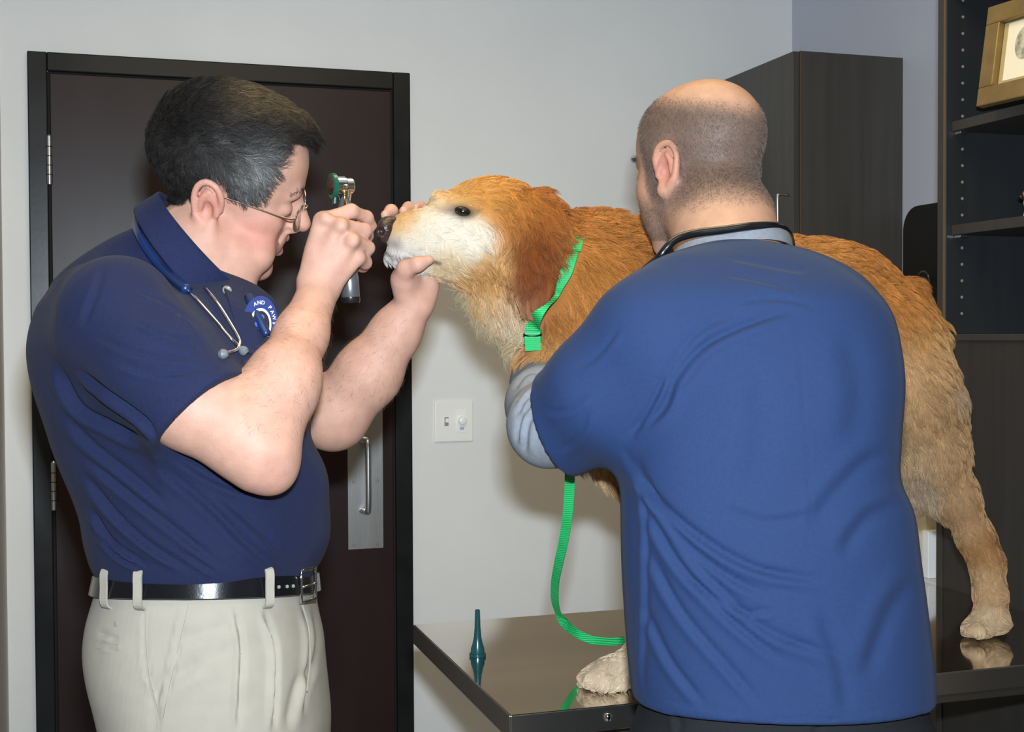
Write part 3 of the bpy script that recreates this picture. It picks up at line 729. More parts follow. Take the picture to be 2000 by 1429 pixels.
# ================================================================== person in the navy polo shirt (left)
M_skin = mat('skin', (.5, .33, .26), .56, attr='col', var=.085, vscale=55, bump=.22, bscale=520, sss=.10, spec=.3)
M_polo = mat('navy_pique_cotton', (.0125, .0172, .052), .75, var=.10, vscale=400, bump=.35, weave=420, sheen=.03, spec=.15)
M_polo2 = mat('navy_rib_collar', (.0115, .0165, .055), .75, var=.1, vscale=300, bump=.3, weave=300, sheen=.03, spec=.15)
M_khaki = mat('stone_khaki_twill', (.355, .32, .265), .75, var=.04, vscale=40, bump=.3, weave=500, sheen=.05, spec=.25)
M_belt = mat('black_polished_leather', (.006, .006, .008), .2, bump=.06, bscale=250, spec=.35)
M_shoe = mat('brown_leather', (.05, .025, .012), .35)
D1 = 1.68
T1 = [(440, 282, 345, D1, .03), (465, 222, 385, D1, .045), (500, 168, 425, D1, .06), (540, 120, 478, D1, .075), (575, 103, 525, D1, .115), (610, 91, 551, D1, .165), (680, 86, 583, D1, .203),
      (760, 95, 602, D1, .2), (850, 123, 601, D1, .19), (920, 148, 612, D1, .185), (1000, 177, 629, D1, .183), (1040, 185, 631, D1, .183), (1085, 198, 618, D1, .178), (1118, 214, 606, D1, .17), (1150, 216, 604, D1, .165)]
foot1 = W(400, 1429, D1); man1 = empty('person', (foot1[0], foot1[1], 0), 'person in navy polo shirt and khaki trousers holding an otoscope to the dog', 'person')
# --- skin
F = Field(.0022)
PT, YA = .30, .28
A1 = face_axes((math.cos(PT)*math.cos(YA), -math.sin(PT), math.cos(PT)*math.sin(YA)), (math.sin(PT), math.cos(PT), -.46))
O1 = P(436, 362, 1.70)
head(F, O1, A1, 1.0, jowl=.012, nose=.98, smile=True, nz=.007, mz=.012)
F.chain([(406, 440, 1.712, 76), (376, 490, 1.695, 84), (350, 545, 1.68, 84)], .03)
F.chain([(505, 500, 1.685, 28), (455, 508, 1.685, 44), (420, 500, 1.685, 60)], .025)
F.loft(T1, 1, infl=-.012, k=.03)
# near (right) arm
F.chain([(225, 610, 1.50, 85), (370, 785, 1.475, 88), (505, 880, 1.475, 74)], .02)
F.chain([(505, 868, 1.475, 72), (556, 735, 1.52, 63), (588, 655, 1.575, 46), (622, 568, 1.625, 39)], .025)
F.chain([(470, 830, 1.475, 66), (545, 768, 1.505, 60)], .03)
F.chain([(528, 918, 1.478, 33), (535, 926, 1.478, 30)], .03)
# right hand, a fist round the handle
for (a, b) in (((602, 545, 1.622, 21), (629, 432, 1.622, 18)), ((614, 552, 1.62, 21), (664, 440, 1.614, 16)), ((628, 558, 1.622, 21), (688, 470, 1.617, 14.5)), ((642, 562, 1.63, 20), (700, 503, 1.628, 12.5))):
    F.chain([a, b], .012)
F.pell(644, 495, 1.638, 48, 66, .021, 24, k=.012)
for fin in ([(632, 430, 1.622, 16), (686, 412, 1.638, 13.2), (716, 424, 1.664, 11.8), (727, 441, 1.680, 9.5)],
            [(664, 440, 1.614, 15.5), (712, 450, 1.644, 13.2), (716, 461, 1.685, 12), (697, 468, 1.702, 11)],
            [(688, 470, 1.617, 14.5), (718, 484, 1.648, 13), (715, 490, 1.687, 12), (696, 494, 1.703, 11)],
            [(700, 503, 1.628, 12), (714, 513, 1.654, 11.5), (709, 520, 1.687, 10.5), (694, 521, 1.70, 10)],
            [(620, 528, 1.66, 22), (648, 480, 1.695, 17), (678, 456, 1.712, 14), (700, 442, 1.712, 11.5)]):
    F.chain(fin, .006, .006)
for q in ((636, 425, 1.608), (668, 440, 1.603), (690, 470, 1.606)): F.pell(*q, 8, 8, .0035, k=.012)
# far (left) arm
F.chain([(395, 620, 1.86, 85), (540, 770, 1.86, 75), (648, 812, 1.84, 66)], .02)
F.chain([(655, 806, 1.835, 66), (720, 728, 1.82, 62), (772, 650, 1.81, 46), (806, 598, 1.80, 38)], .02)
# left hand under the dog's muzzle
F.pell(824, 562, 1.805, 34, 52, .022, 12, k=.015)
F.pell(792, 548, 1.778, 27, 42, .020, 10, k=.015)
for fin in ([(786, 545, 1.768, 23), (793, 524, 1.752, 17), (816, 516, 1.742, 14), (838, 508, 1.743, 9.5)],
            [(800, 540, 1.82, 14), (783, 480, 1.838, 13), (776, 428, 1.832, 12), (764, 411, 1.802, 11), (752, 420, 1.785, 9)],
            [(815, 540, 1.825, 14), (808, 470, 1.850, 13), (804, 424, 1.845, 12), (798, 406, 1.812, 11), (788, 412, 1.788, 9)],
            [(830, 540, 1.825, 13), (830, 470, 1.855, 12), (826, 422, 1.855, 12), (822, 406, 1.822, 11), (832, 409, 1.792, 9)],
            [(842, 545, 1.82, 12), (850, 485, 1.855, 11), (850, 435, 1.862, 11), (846, 412, 1.836, 10)]):
    F.chain(fin, .007, .007)
V, Q = F.mesh(1)
px, py = pix(V); L1 = (V-O1) @ A1.T
base = np.tile(np.array([.465, .258, .19]), (len(V), 1))
red = np.array([.50, .165, .12])
hd = py < 560
for c, r_, s_ in (((.055, -.05, -.03), .032, .8), ((.055, .05, -.03), .032, .8), ((.112, 0, -.024), .016, .6), ((-.010, -.086, .0), .026, .6), ((-.010, .086, .0), .026, .6), ((.02, -.05, -.07), .035, .35)):
    base = mixc(base, red, s_*np.exp(-((L1/1.0-np.array(c))**2).sum(1)/r_**2)*hd)
base = mixc(base, (.40, .13, .11), .8*np.exp(-(((L1[:, 0]-.097)/.014)**2+((L1[:, 2]+.056)/.012)**2+(L1[:, 1]/.024)**2))*hd)
base = mixc(base, (.07, .02, .02), .9*np.exp(-(((L1[:, 0]-.093+.55*np.abs(L1[:, 1]))/.008)**2+((L1[:, 2]+.0525)/.0045)**2+(L1[:, 1]/.022)**4))*hd)
base = mixc(base, (.45, .24, .18), .35*np.exp(-((px-650)**2+(py-480)**2)/70**2))
base = mixc(base, (.44, .20, .155), .4*np.exp(-((px-530)**2+(py-925)**2)/45**2))
base = mixc(base, (.45, .24, .18), .4*np.exp(-((px-800)**2+(py-520)**2)/80**2))
# hair region in head coordinates (and sideburn line from the photo on the side seen)
hl = poly_mask(px, py, [(290, 380), (312, 398), (346, 402), (378, 384), (392, 362), (412, 358), (440, 378), (478, 388), (500, 391), (518, 372), (531, 345), (537, 310), (552, 276), (625, 278), (660, 200), (560, 100), (300, 100), (270, 250)], 4)
earm = sstep(1.25, .95, np.sqrt((((L1/1.0-np.array([-.010, -.088, -.001]))/np.array([.030, .0165, .042]))**2).sum(1)))
hairm = hl*hd*sstep(-.055, -.03, L1[:, 2]+0*px)*(1-earm)
far = (L1[:, 1] > .02)
hairm = np.where(far, hd*sstep(-.03, -.015, L1[:, 2])*(L1[:, 0] < .055+.0*px)*1.0, hairm)
hairm = np.where(far & (L1[:, 2] > .085), 1.0*hd, hairm)
cov = mixc(base, (.045, .035, .03), np.clip(hairm, 0, 1)*.9)
body1 = organic('body', V, Q, M_skin, man1, cov)
# --- hair: a cap grown out of the scalp plus strands
N1 = vnormals(V, Q); M_hair = mat('hair', (.03, .02, .015), .6, attr='col', spec=.2)
sel = (hairm[Q].min(1) > .45); use = np.unique(Q[sel]); remap = np.full(len(V), -1); remap[use] = np.arange(len(use))
thick = .0045*sstep(.45, 1, hairm)+.013*sstep(.05, .10, L1[:, 2])*sstep(.02, .09, L1[:, 0])*sstep(.6, 1, hairm)
ns = noise3(V*np.array([1, .6, 1]), 260, 3)
cap = V+N1*(thick*(1+.22*ns))[:, None]
def hair_col(px, py, n):
    c = np.tile(np.array([.0095, .0075, .0065]), (n, 1))
    c = mixc(c, (.085, .058, .028), .75*sstep(260, 180, py)*sstep(380, 470, px))  # warm highlight from above painted into the colour of the top hair
    c = mixc(c, (.17, .165, .16), .85*np.exp(-(((px-490)/45)**2+((py-335)/45)**2)))
    return mixc(c, (.05, .046, .043), .4*np.exp(-(((px-430)/60)**2+((py-290)/60)**2)))
organic('hair_base', cap[use], remap[Q[sel]], M_hair, man1, hair_col(px[use], py[use], len(use))*.7)
f_, q_, w_, R_ = sample(cap, Q, 30000, (hairm > .5)*1.0)
Nr = lerp_attr(N1, q_, w_); hx_, hy_ = pix(R_); Lr = (R_-O1) @ A1.T
wx, wy = hx_-405, hy_-235; rr_ = np.hypot(wx, wy)+1
dirs = np.zeros((len(R_), 3))
swx, swy = wx/rr_-.35*wy/rr_, wy/rr_+.35*wx/rr_
topw = sstep(.045, .085, Lr[:, 2])
dirs[:, 0] = swx*(1-topw)+topw*1.0; dirs[:, 1] = -swy*(1-topw)+topw*(.15)
dirs[:, 1] -= .25*(1-topw); dirs += A1[0]*.35+RNG.normal(0, .30, dirs.shape)
ln = RNG.uniform(.011, .021, len(R_))*(1+.35*topw); side = sstep(.02, -.03, Lr[:, 2]); ln *= 1-.5*side
hairs('hair_strands', R_-Nr*.003, Nr, dirs, ln, hair_col(hx_, hy_, len(R_))*np.exp(RNG.normal(0, .55, (len(R_), 1))), .00021, M_hair, man1, curl=.26, lift=.36, clump=.55, nclump=1100)
# forearm hair
am = ((px > 470) & (px < 660) & (py > 590) & (py < 850) & (V[:, 2] < 1.68)) | ((px > 640) & (px < 800) & (py > 620) & (py < 800) & (V[:, 2] > 1.7))
f_, q_, w_, R_ = sample(V, Q, 1800, am*1.0); Nr = lerp_attr(N1, q_, w_)
hairs('arm_hair', R_, Nr, np.tile([-.5, -.8, 0.], (len(R_), 1))+RNG.normal(0, .5, (len(R_), 3)), RNG.uniform(.005, .011, len(R_)), np.tile([.10, .06, .03], (len(R_), 1)), .00006, M_hair, man1, lift=.35)
# eye
M_eye = mat('eye_white', (.75, .72, .68), .15)
for s in (-1, 1):
    e = ball('eye', to_world(O1+1.0*(np.array([.0815, s*.032, .009]) @ A1)), .0115, M_eye, man1)
    ball('iris', to_world(O1+1.0*(np.array([.0882, s*.032, .006]) @ A1)), .0055, mat('iris', (.06, .08, .1), .1), e)
# eyebrows
bp = []
for s in (-1, 1):
    t = RNG.random(130); c = np.stack([.0965-.012*t*t-.004*t, s*(.012+.036*t), .036+.004*np.sin(t*3)+RNG.normal(0, .0022, 130)], 1); bp.append((c, s))
R_ = np.vstack([O1+1.0*(c @ A1) for c, s in bp]); Nr = np.tile(A1[0], (len(R_), 1)); dv = np.vstack([np.tile(A1[1]*s, (len(c), 1)) for c, s in bp])
hairs('eyebrow', R_, Nr, dv, np.full(len(R_), .008), np.tile([.03, .022, .018], (len(R_), 1)), .00022, M_hair, man1, lift=.5)
# --- polo shirt
F = Field(.0033)
F.loft(T1, 1, n=2.3, k=.0)
hn = P(388, 808, 1.47); ad = P(505, 905, 1.47)-P(250, 610, 1.49); ad /= np.linalg.norm(ad)
F.sleeve([(175, 575, 1.58, 60), (228, 615, 1.50, 105), (300, 705, 1.475, 104), (388, 808, 1.47, 103), (430, 855, 1.47, 103)], (hn, ad+np.array([.05, 0, -.02])), ((350, 765, 1.473, 93), (440, 868, 1.473, 93)), .045)
hn2 = P(560, 765, 1.86); ad2 = P(650, 812, 1.84)-P(480, 710, 1.865); ad2 /= np.linalg.norm(ad2)
F.sleeve([(330, 545, 1.80, 60), (400, 620, 1.86, 100), (480, 710, 1.865, 96), (575, 775, 1.86, 92)], (hn2, ad2), ((520, 740, 1.865, 82), (620, 800, 1.86, 82)), .045)
F.chain([(560, 950, 1.66, 70), (540, 1030, 1.66, 85)], .05)
V, Q = F.mesh(3)
FO1 = [([(255, 560), (310, 585), (360, 615), (385, 640)], 4, .0028), ([(180, 655), (270, 690), (350, 700), (400, 695)], 5, .0028), ([(330, 590), (365, 640), (395, 690)], 4, .003),
       ([(220, 705), (300, 730), (370, 728), (430, 715)], 5, .0025), ([(150, 720), (200, 760), (280, 820), (310, 868)], 5.1, 0.00875), ([(105, 700), (150, 790), (215, 830), (300, 870)], 7.65, 0.00875),
       ([(120, 800), (170, 860), (260, 930), (330, 990)], 7.65, 0.00625), ([(160, 920), (230, 1010), (300, 1070), (370, 1110)], 5.74, 0.0075), ([(175, 990), (220, 1060), (290, 1105)], 4.46, 0.0075), ([(150, 880), (260, 970), (350, 1040), (440, 1110)], 6.38, 0.005625),
       ([(300, 900), (400, 980), (480, 1060), (540, 1110)], 7.65, 0.005), ([(420, 960), (500, 1030), (560, 1090)], 7.65, 0.00375), ([(330, 880), (420, 935), (520, 965), (575, 930)], 6.38, 0.00625), ([(190, 1040), (230, 1085), (280, 1112)], 3.82, 0.00625),
       ([(480, 560), (470, 640), (480, 720)], 3.19, 0.0025), ([(205, 500), (190, 560), (160, 640)], 6.38, 0.0025), ([(360, 1080), (420, 1120)], 3.82, 0.005), ([(260, 625), (330, 655), (385, 668)], 3.4, 0.00375)]
V = folds(V, Q, FO1)
V += vnormals(V, Q)*(.0012*noise3(V, 55, 8))[:, None]
VP = V; organic('polo_shirt', V, Q, M_polo, man1)
# sleeve hem stitching band
# --- collar: folded leaf round the neck, in a tilted plane
cb, cf = P(302, 392, 1.685), P(454, 572, 1.67); cc = (cb+cf)/2; ux = (cf-cb)/2; ra = np.linalg.norm(ux); ux /= ra; uz = np.array([0, 0, 1.0]); un = np.array([-ux[1], ux[0], 0.0])
if un[1] < 0: un = -un
rows = []; NT = 72; lim = math.radians(10)
for t in np.linspace(lim, 2*math.pi-lim, NT):
    c, s_ = math.cos(t), math.sin(t); fr = (1+c)/2
    o = cc+ux*ra*c+uz*.077*s_; outv = ux*c*.9+uz*s_; outv /= np.linalg.norm(outv)
    hgt = .012; fl2 = .25+.75*min(1, fr*1.6+.25*abs(s_)); leafw = .034+.010*fr
    rows.append([o-un*.020, o+un*hgt, o+un*(hgt+.003)+outv*.003, o+un*(hgt-.004)+outv*.007*fl2, o+un*(hgt-leafw*.55)+outv*.015*fl2, o+un*(hgt-leafw)+outv*.022*fl2])
V = np.array(rows).reshape(-1, 3); kk = 6; Fq = [(i*kk+j, i*kk+j+1, (i+1)*kk+j+1, (i+1)*kk+j) for i in range(NT-1) for j in range(kk-1)]
co = link_mesh('collar', to_world(V), Fq, M_polo2, man1)
sm = co.modifiers.new('s', 'SOLIDIFY'); sm.thickness = .003; sm.offset = 0; sb = co.modifiers.new('b', 'SUBSURF'); sb.levels = sb.render_levels = 1
# placket and buttons
def on_shirt(V, px, py, off=.002): return P(px, py, surf_depth(V, px, py)-off)
pp = [on_shirt(VP, x, y, .001) for x, y in ((452, 562), (468, 600), (480, 640), (490, 690))]
strap('placket', to_world(spline(pp, 4)), np.tile(-FW*.8+RT*.6, (13, 1)), .026, .0025, M_polo, man1)
M_btn = mat('horn_button', (.22, .20, .17), .25)
for (x, y) in ((443, 567),):
    q = to_world(on_shirt(VP, x, y, .004)); lathe('button', q, -FW*.85+RT*.4+UP*.3, [(.0058, 0), (.0058, .002), (.0045, .003), (.0035, .0022), (.001, .0022)], M_btn, man1, 16)
# embroidered emblem on the chest
lc = on_shirt(VP, 508, 629, .003); ln_ = np.array([.62, .10, -.78]); ln_ /= np.linalg.norm(ln_)
lr = np.array([.75, -.18, .60]); lr -= ln_*np.dot(lr, ln_); lr /= np.linalg.norm(lr); lu = np.cross(lr, ln_); lu = lu if lu[1] > 0 else -lu
lcw = to_world(lc); lrw, luw, lnw = lr @ AX, lu @ AX, ln_ @ AX
M_emb = mat('royal_blue_thread', (.012, .03, .16), .6); M_wt = mat('white_thread', (.75, .74, .70), .6); M_bk = mat('black_thread', (.008, .008, .008), .6); M_bl2 = mat('bright_blue_thread', (.05, .10, .42), .6)
def disc(name, rx, ry, off, m_, par, cu=0, cv=0, t0=0, t1=360, th=.0006):
    tt = np.radians(np.linspace(t0, t1, 40)[:-1] if t1-t0 >= 360 else np.linspace(t0, t1, 24))
    return prism(name, [lcw+lrw*(cu+rx*math.cos(t))+luw*(cv+ry*math.sin(t))+lnw*off for t in tt], lnw, th, m_, par)
emb = disc('emblem', .0235, .033, 0, M_emb, man1)
disc('emblem_ring', .0150, .0215, .0008, M_wt, emb, 0, -.004); disc('emblem_centre', .0122, .018, .0016, M_bk, emb, 0, -.004)
for (u, v_, a, b) in ((0, -.004, .0035, .011), (0, -.004, .009, .0035), (.0, .006, .0035, .0035)): disc('emblem_cross', a, b, .0024, M_bl2, emb, u, v_)
word = 'AND PAWS'
for i, ch in enumerate(word):
    if ch == ' ': continue
    t = math.radians(122-i*16); c_ = lcw+lrw*.0168*math.cos(t)+luw*(.0245*math.sin(t)-.002)+lnw*.0012
    text_mesh('emblem_letter', ch, .0068, c_, lrw*math.sin(t)-luw*math.cos(t), luw*math.sin(t)+lrw*math.cos(t), M_wt, emb)
# --- trousers
TR = [(1108, 214, 606, D1, .166), (1150, 205, 610, D1, .172), (1200, 192, 615, D1, .178), (1250, 187, 625, D1, .182), (1300, 194, 630, D1, .184), (1360, 210, 636, D1, .184), (1429, 224, 640, D1, .182), (1560, 245, 632, D1, .178), (1640, 262, 610, D1, .17)]
F = Field(.0042)
F.loft(TR, 1, n=2.4, k=0)
zf = to_cam((foot1[0], foot1[1], .06))
for dz in (-.10, .10):
    hp_ = P(425, 1560, D1)+np.array([0, 0, dz]); an = np.array([hp_[0]-.02, zf[1]-.04, hp_[2]])
    kn = (hp_+an)/2+np.array([.02, 0, 0]); F.rc(hp_, kn, .098, .075, .04); F.rc(kn, an+np.array([0, .03, 0]), .075, .068, .03)
V, Q = F.mesh(2)
FO2 = [([(283, 1180), (284, 1290), (305, 1370), (312, 1429)], 3.5, .0022, .6), ([(365, 1180), (340, 1290), (322, 1370), (318, 1400)], 3.5, .004, .9), ([(458, 1182), (472, 1260), (470, 1340), (465, 1425)], 5, .006, .9), ([(515, 1190), (538, 1260), (540, 1330), (535, 1429)], 5, .008, .9),
       ([(592, 1180), (606, 1250), (600, 1330), (590, 1400)], 5, .005, .9), ([(610, 1180), (620, 1260), (600, 1360)], 5, .004), ([(290, 1380), (330, 1330), (400, 1290)], 12, .003), ([(350, 1250), (420, 1230), (460, 1215)], 12, .002), ([(560, 1429), (580, 1340), (615, 1290)], 9, .004),
       ([(190, 1255), (210, 1262), (232, 1262)], 2.5, .003, .8), ([(186, 1236), (205, 1240), (232, 1250)], 3.5, .004, .3), ([(300, 1429), (310, 1340), (345, 1300)], 8, .003)]
V = folds(V, Q, FO2); V += vnormals(V, Q)*(.001*noise3(V, 45, 5))[:, None]
VT = V; tr1 = organic('trousers', V, Q, M_khaki, man1)
# --- belt, loops, buckle
TL = .13
belt = band('belt', [ring_pts(TR, y_, 2.4, i_, TL) for y_, i_ in ((1119, .004), (1121, .006), (1155, .006), (1157, .004))], M_belt, man1, .006)
rg = ring_pts(TR, 1138, 2.4, .007, TL, 360); rx, ry = pix(rg)
def near_ring(x): m_ = np.where(rg[:, 2] < D1+.03)[0]; return m_[np.argmin(np.abs(rx[m_]-x))]
for x in (207, 273, 524):
    i = near_ring(x); q = rg[i]; o_ = q-np.array([rg[:, 0].mean(), q[1], D1]); o_[1] = 0; o_ /= np.linalg.norm(o_)
    pth = [q+np.array([0, s_, 0])+o_*e_ for s_, e_ in ((.024, -.006), (.019, .003), (0, .0035), (-.019, .003), (-.026, -.006))]
    strap('belt_loop', to_world(spline(pth, 4)), np.tile(o_ @ AX, (17, 1)), .011, .0025, M_khaki, tr1)
i = near_ring(597); q = rg[i]; o_ = q-np.array([rg[:, 0].mean(), q[1], D1]); o_[1] = 0; o_ /= np.linalg.norm(o_); tn = np.array([o_[2], 0, -o_[0]])
bl = [q+o_*.004+tn*a+np.array([0, b, 0]) for a, b in ((-.016, -.020), (-.016, .020), (.016, .020), (.016, -.020), (-.016, -.020))]
M_chr = mat('chrome_metal', (.8, .8, .8), .12, 1.0)
bk = tube('buckle', to_world(np.vstack([np.linspace(bl[i_], bl[i_+1], 5)[:-1] for i_ in range(4)]+[[bl[4]]])), .0022, M_chr, belt, 8)
tube('buckle_prong', to_world([q+o_*.006+tn*-.016, q+o_*.006+tn*.016]), .0015, M_chr, belt, 8)
for k_ in range(3):
    i = near_ring(540+14*k_+6); q2 = rg[i]; lathe('belt_hole', to_world(q2), -FW, [(.0022, 0), (.0022, .0012), (.001, .0013)], M_btn, belt, 8)
# back pocket button
q = to_world(on_shirt(VT, 226, 1218, .001)); lathe('pocket_button', q+FW*.001, -FW-RT*.8, [(.0036, 0), (.0036, .0008), (.002, .0010)], M_khaki, tr1, 14)
for nm, pl, wd in (('pocket_welt', [(189, 1258), (205, 1263), (233, 1264)], .0075), ('pocket_edge', [(366, 1178), (352, 1240), (338, 1300), (322, 1372), (317, 1400)], .0026), ('side_seam', [(284, 1185), (284, 1250), (290, 1320), (306, 1385), (313, 1429)], .0018), ('fly_seam', [(590, 1178), (604, 1230), (606, 1290), (600, 1350)], .002)):
    pq = [on_shirt(VT, x, y, .0006) for x, y in pl]; c3 = spline(pq, 6); nr3 = c3-np.array([P(415, 1300, D1)[0], 0, D1]); nr3[:, 1] = 0
    strap(nm, to_world(c3), nr3 @ AX, wd, .0018, M_khaki, tr1)
# shoes
for dz in (-.10, .10):
    c_ = to_world(np.array([P(425, 1560, D1)[0]-.02, 0, D1+dz])); c_[2] = 0
    d_ = RT/np.linalg.norm(RT); s3 = np.cross([0, 0, 1], d_)
    bm = bmesh.new(); bmesh.ops.create_uvsphere(bm, u_segments=24, v_segments=14, radius=1)
    for v in bm.verts:
        a, b, z = v.co; v.co = Vector(c_+d_*(.06+a*.145)+s3*b*(.048-.008*a)+np.array([0, 0, max(.001, .045+z*(.05-.018*a))]))
    bm_obj('shoe', bm, M_shoe, man1, True)
# ================================================================== person in the blue scrub top (right, seen from behind)
M_scrub = mat('blue_scrub_cotton', (.0155, .033, .096), .78, var=.06, vscale=300, bump=.22, weave=600, sheen=.03, spec=.15)
M_grey = mat('grey_jersey', (.20, .215, .245), .8, var=.08, vscale=200, bump=.3, weave=500, spec=.2)
M_blackp = mat('black_trouser_cloth', (.010, .011, .013), .8, bump=.2, weave=500, spec=.2)
T2 = [(472, 1385, 1500, 1.61, .04), (492, 1322, 1585, 1.595, .062), (524, 1270, 1648, 1.575, .09), (570, 1238, 1700, 1.555, .118), (620, 1220, 1734, 1.545, .127), (700, 1208, 1751, 1.535, .135), (770, 1208, 1756, 1.525, .135),
      (860, 1211, 1750, 1.515, .133), (930, 1213, 1747, 1.51, .133), (1000, 1213, 1774, 1.505, .135), (1100, 1215, 1788, 1.50, .138), (1200, 1221, 1801, 1.495, .14), (1300, 1229, 1812, 1.49, .14), (1372, 1236, 1815, 1.485, .14), (1420, 1240, 1816, 1.485, .14)]
f2 = W(1520, 1429, 1.47); man2 = empty('person', (f2[0], f2[1], 0), 'bald person in blue scrub top seen from behind, hugging the dog', 'person')
F = Field(.0022)
PH, PT = math.radians(54), .14
A2 = face_axes((-math.cos(PT)*math.cos(PH), -math.sin(PT), math.cos(PT)*math.sin(PH)), (-math.sin(PT)*math.cos(PH), math.cos(PT), math.sin(PT)*math.sin(PH)))
O2 = P(1372, 338, 1.75)
head(F, O2, A2, 0.96, jowl=.005)
F.chain([(1398, 380, 1.73, 82), (1412, 440, 1.69, 92), (1424, 500, 1.65, 104)], .03)
F.loft(T2[:-3], 1, infl=-.014, k=.03)
# left arm round the dog's chest
LA = [(1285, 640, 1.50, 85), (1170, 770, 1.53, 74), (1080, 830, 1.61, 52)]
F.chain(LA, .02)
LF = [(1078, 828, 1.615, 50), (1056, 785, 1.74, 40), (1060, 745, 1.85, 36), (1080, 712, 1.95, 31)]
F.chain(LF, .02)
F.pell(1085, 688, 1.965, 36, 30, .035, k=.015)
for fin in ([(1090, 672, 1.98, 12), (1120, 655, 2.02, 11), (1150, 655, 2.03, 9)], [(1095, 684, 1.99, 12), (1130, 675, 2.03, 11), (1162, 678, 2.035, 9)],
            [(1095, 697, 1.99, 12), (1130, 696, 2.03, 11), (1160, 700, 2.035, 9)], [(1090, 710, 1.985, 11), (1120, 714, 2.02, 10), (1146, 718, 2.03, 8)], [(1075, 670, 1.95, 13), (1090, 645, 1.965, 12), (1112, 632, 1.975, 9)]):
    F.chain(fin, .006)
# right arm under the dog's belly
RA = [(1645, 670, 1.56, 56), (1645, 800, 1.63, 60), (1650, 880, 1.71, 52)]
F.chain(RA, .02)
F.chain([(1650, 880, 1.71, 50), (1615, 905, 1.82, 44), (1560, 915, 1.93, 34)], .02)
F.pell(1535, 915, 1.98, 34, 24, .03, k=.015)
for i in range(4): F.chain([(1515, 902+9*i, 2.0, 11), (1485, 898+9*i, 2.04, 10), (1462, 892+9*i, 2.05, 8)], .006)
F.chain([(1540, 900, 1.97, 13), (1520, 882, 1.98, 11), (1500, 872, 1.98, 9)], .006)
V, Q = F.mesh(1)
px, py = pix(V); L2 = (V-O2) @ A2.T/0.96; hd = py < 470
skin = np.tile(np.array([.41, .235, .155]), (len(V), 1))
for c, r_, s_ in (((-.010, .082, -.004), .032, .75), ((-.010, -.082, -.004), .032, .75), ((.055, .05, -.02), .03, .3)):
    skin = mixc(skin, (.44, .15, .11), s_*np.exp(-((L2-np.array(c))**2).sum(1)/r_**2)*hd)
n1 = noise3(V, 900, 2)*.5+noise3(V, 1700, 4)*.5
# cropped hair: ring round the back and sides, bald on top
ht = .066+.012*np.abs(L2[:, 1])/.075-.004*n1+.35*np.clip(L2[:, 0]+.055, -.06, .2)*(L2[:, 0] > -.055)-.25*np.clip(-.055-L2[:, 0], 0, .1)
hb = -.068+.35*np.clip(L2[:, 0]+.03, 0, .1)+.004*n1
earm = np.exp(-((((L2-np.array([-.010, .088, -.001]))/np.array([.032, .018, .042]))**2).sum(1))**2)
hm = sstep(.020, -.016, L2[:, 2]-ht)*sstep(-.022, .030, L2[:, 2]-hb)*sstep(.058, .040, L2[:, 0]+.15*(.03-L2[:, 2]))*hd*(1-np.clip(earm*1.5, 0, 1))
hm2 = np.exp(-(((L2[:, 0]+.04)/.03)**2+((L2[:, 2]+.035)/.02)**2))*.0
beard = sstep(-.020, -.050, L2[:, 2]+.5*(.05-L2[:, 0])*(L2[:, 0] < .05))*sstep(-.005, .02, L2[:, 0])*hd*.55
beard = np.maximum(beard, .5*sstep(.012, .03, L2[:, 0])*sstep(.05, .036, L2[:, 0])*sstep(-.06, -.02, L2[:, 2]+.0)*sstep(.05, .03, L2[:, 2])*(np.abs(L2[:, 1]) > .04)*hd)
skin = mixc(skin, (.075, .053, .045), np.clip(hm*.80*(1+.12*n1), 0, 1)); skin = mixc(skin, (.10, .068, .055), beard*(1+.2*n1))
body2 = organic('body', V, Q, M_skin, man2, skin)
N2 = vnormals(V, Q)
f_, q_, w_, R_ = sample(V, Q, 24000, hm*.8*hd); Nr = lerp_attr(N2, q_, w_)
hairs('cropped_hair', R_, Nr, np.tile(-A2[2]*.8-A2[0]*.3, (len(R_), 1))+RNG.normal(0, .35, (len(R_), 3)), RNG.uniform(.002, .0045, len(R_)), np.tile([.10, .075, .062], (len(R_), 1))*RNG.uniform(.5, 2.2, (len(R_), 1)), .00016, M_hair, man2, lift=.6, npts=3)
f_, q_, w_, R_ = sample(V, Q, 3000, beard*hd); Nr = lerp_attr(N2, q_, w_)
hairs('beard_stubble', R_, Nr, np.tile(-A2[2], (len(R_), 1))+RNG.normal(0, .4, (len(R_), 3)), RNG.uniform(.001, .0028, len(R_)), np.tile([.05, .035, .028], (len(R_), 1)), .00013, M_hair, man2, lift=.8, npts=3)
R_ = []
for s in (-1, 1):
    t = RNG.random(120); R_.append(O2+0.96*(np.stack([.0965-.012*t*t-.004*t, s*(.012+.036*t), .037+.004*np.sin(t*3)+RNG.normal(0, .002, 120)], 1) @ A2))
R_ = np.vstack(R_); hairs('eyebrow', R_, np.tile(A2[0], (len(R_), 1)), np.vstack([np.tile(A2[1]*s, (120, 1)) for s in (-1, 1)]), np.full(len(R_), .009), np.tile([.03, .022, .018], (len(R_), 1)), .00025, M_hair, man2, lift=.5)
for s in (-1, 1):
    e = ball('eye', to_world(O2+0.96*(np.array([.0835, s*.032, .009]) @ A2)), .0115, M_eye, man2)
    ball('iris', to_world(O2+0.96*(np.array([.0905, s*.032, .0075]) @ A2)), .0055, mat('iris', (.06, .05, .03), .1), e)
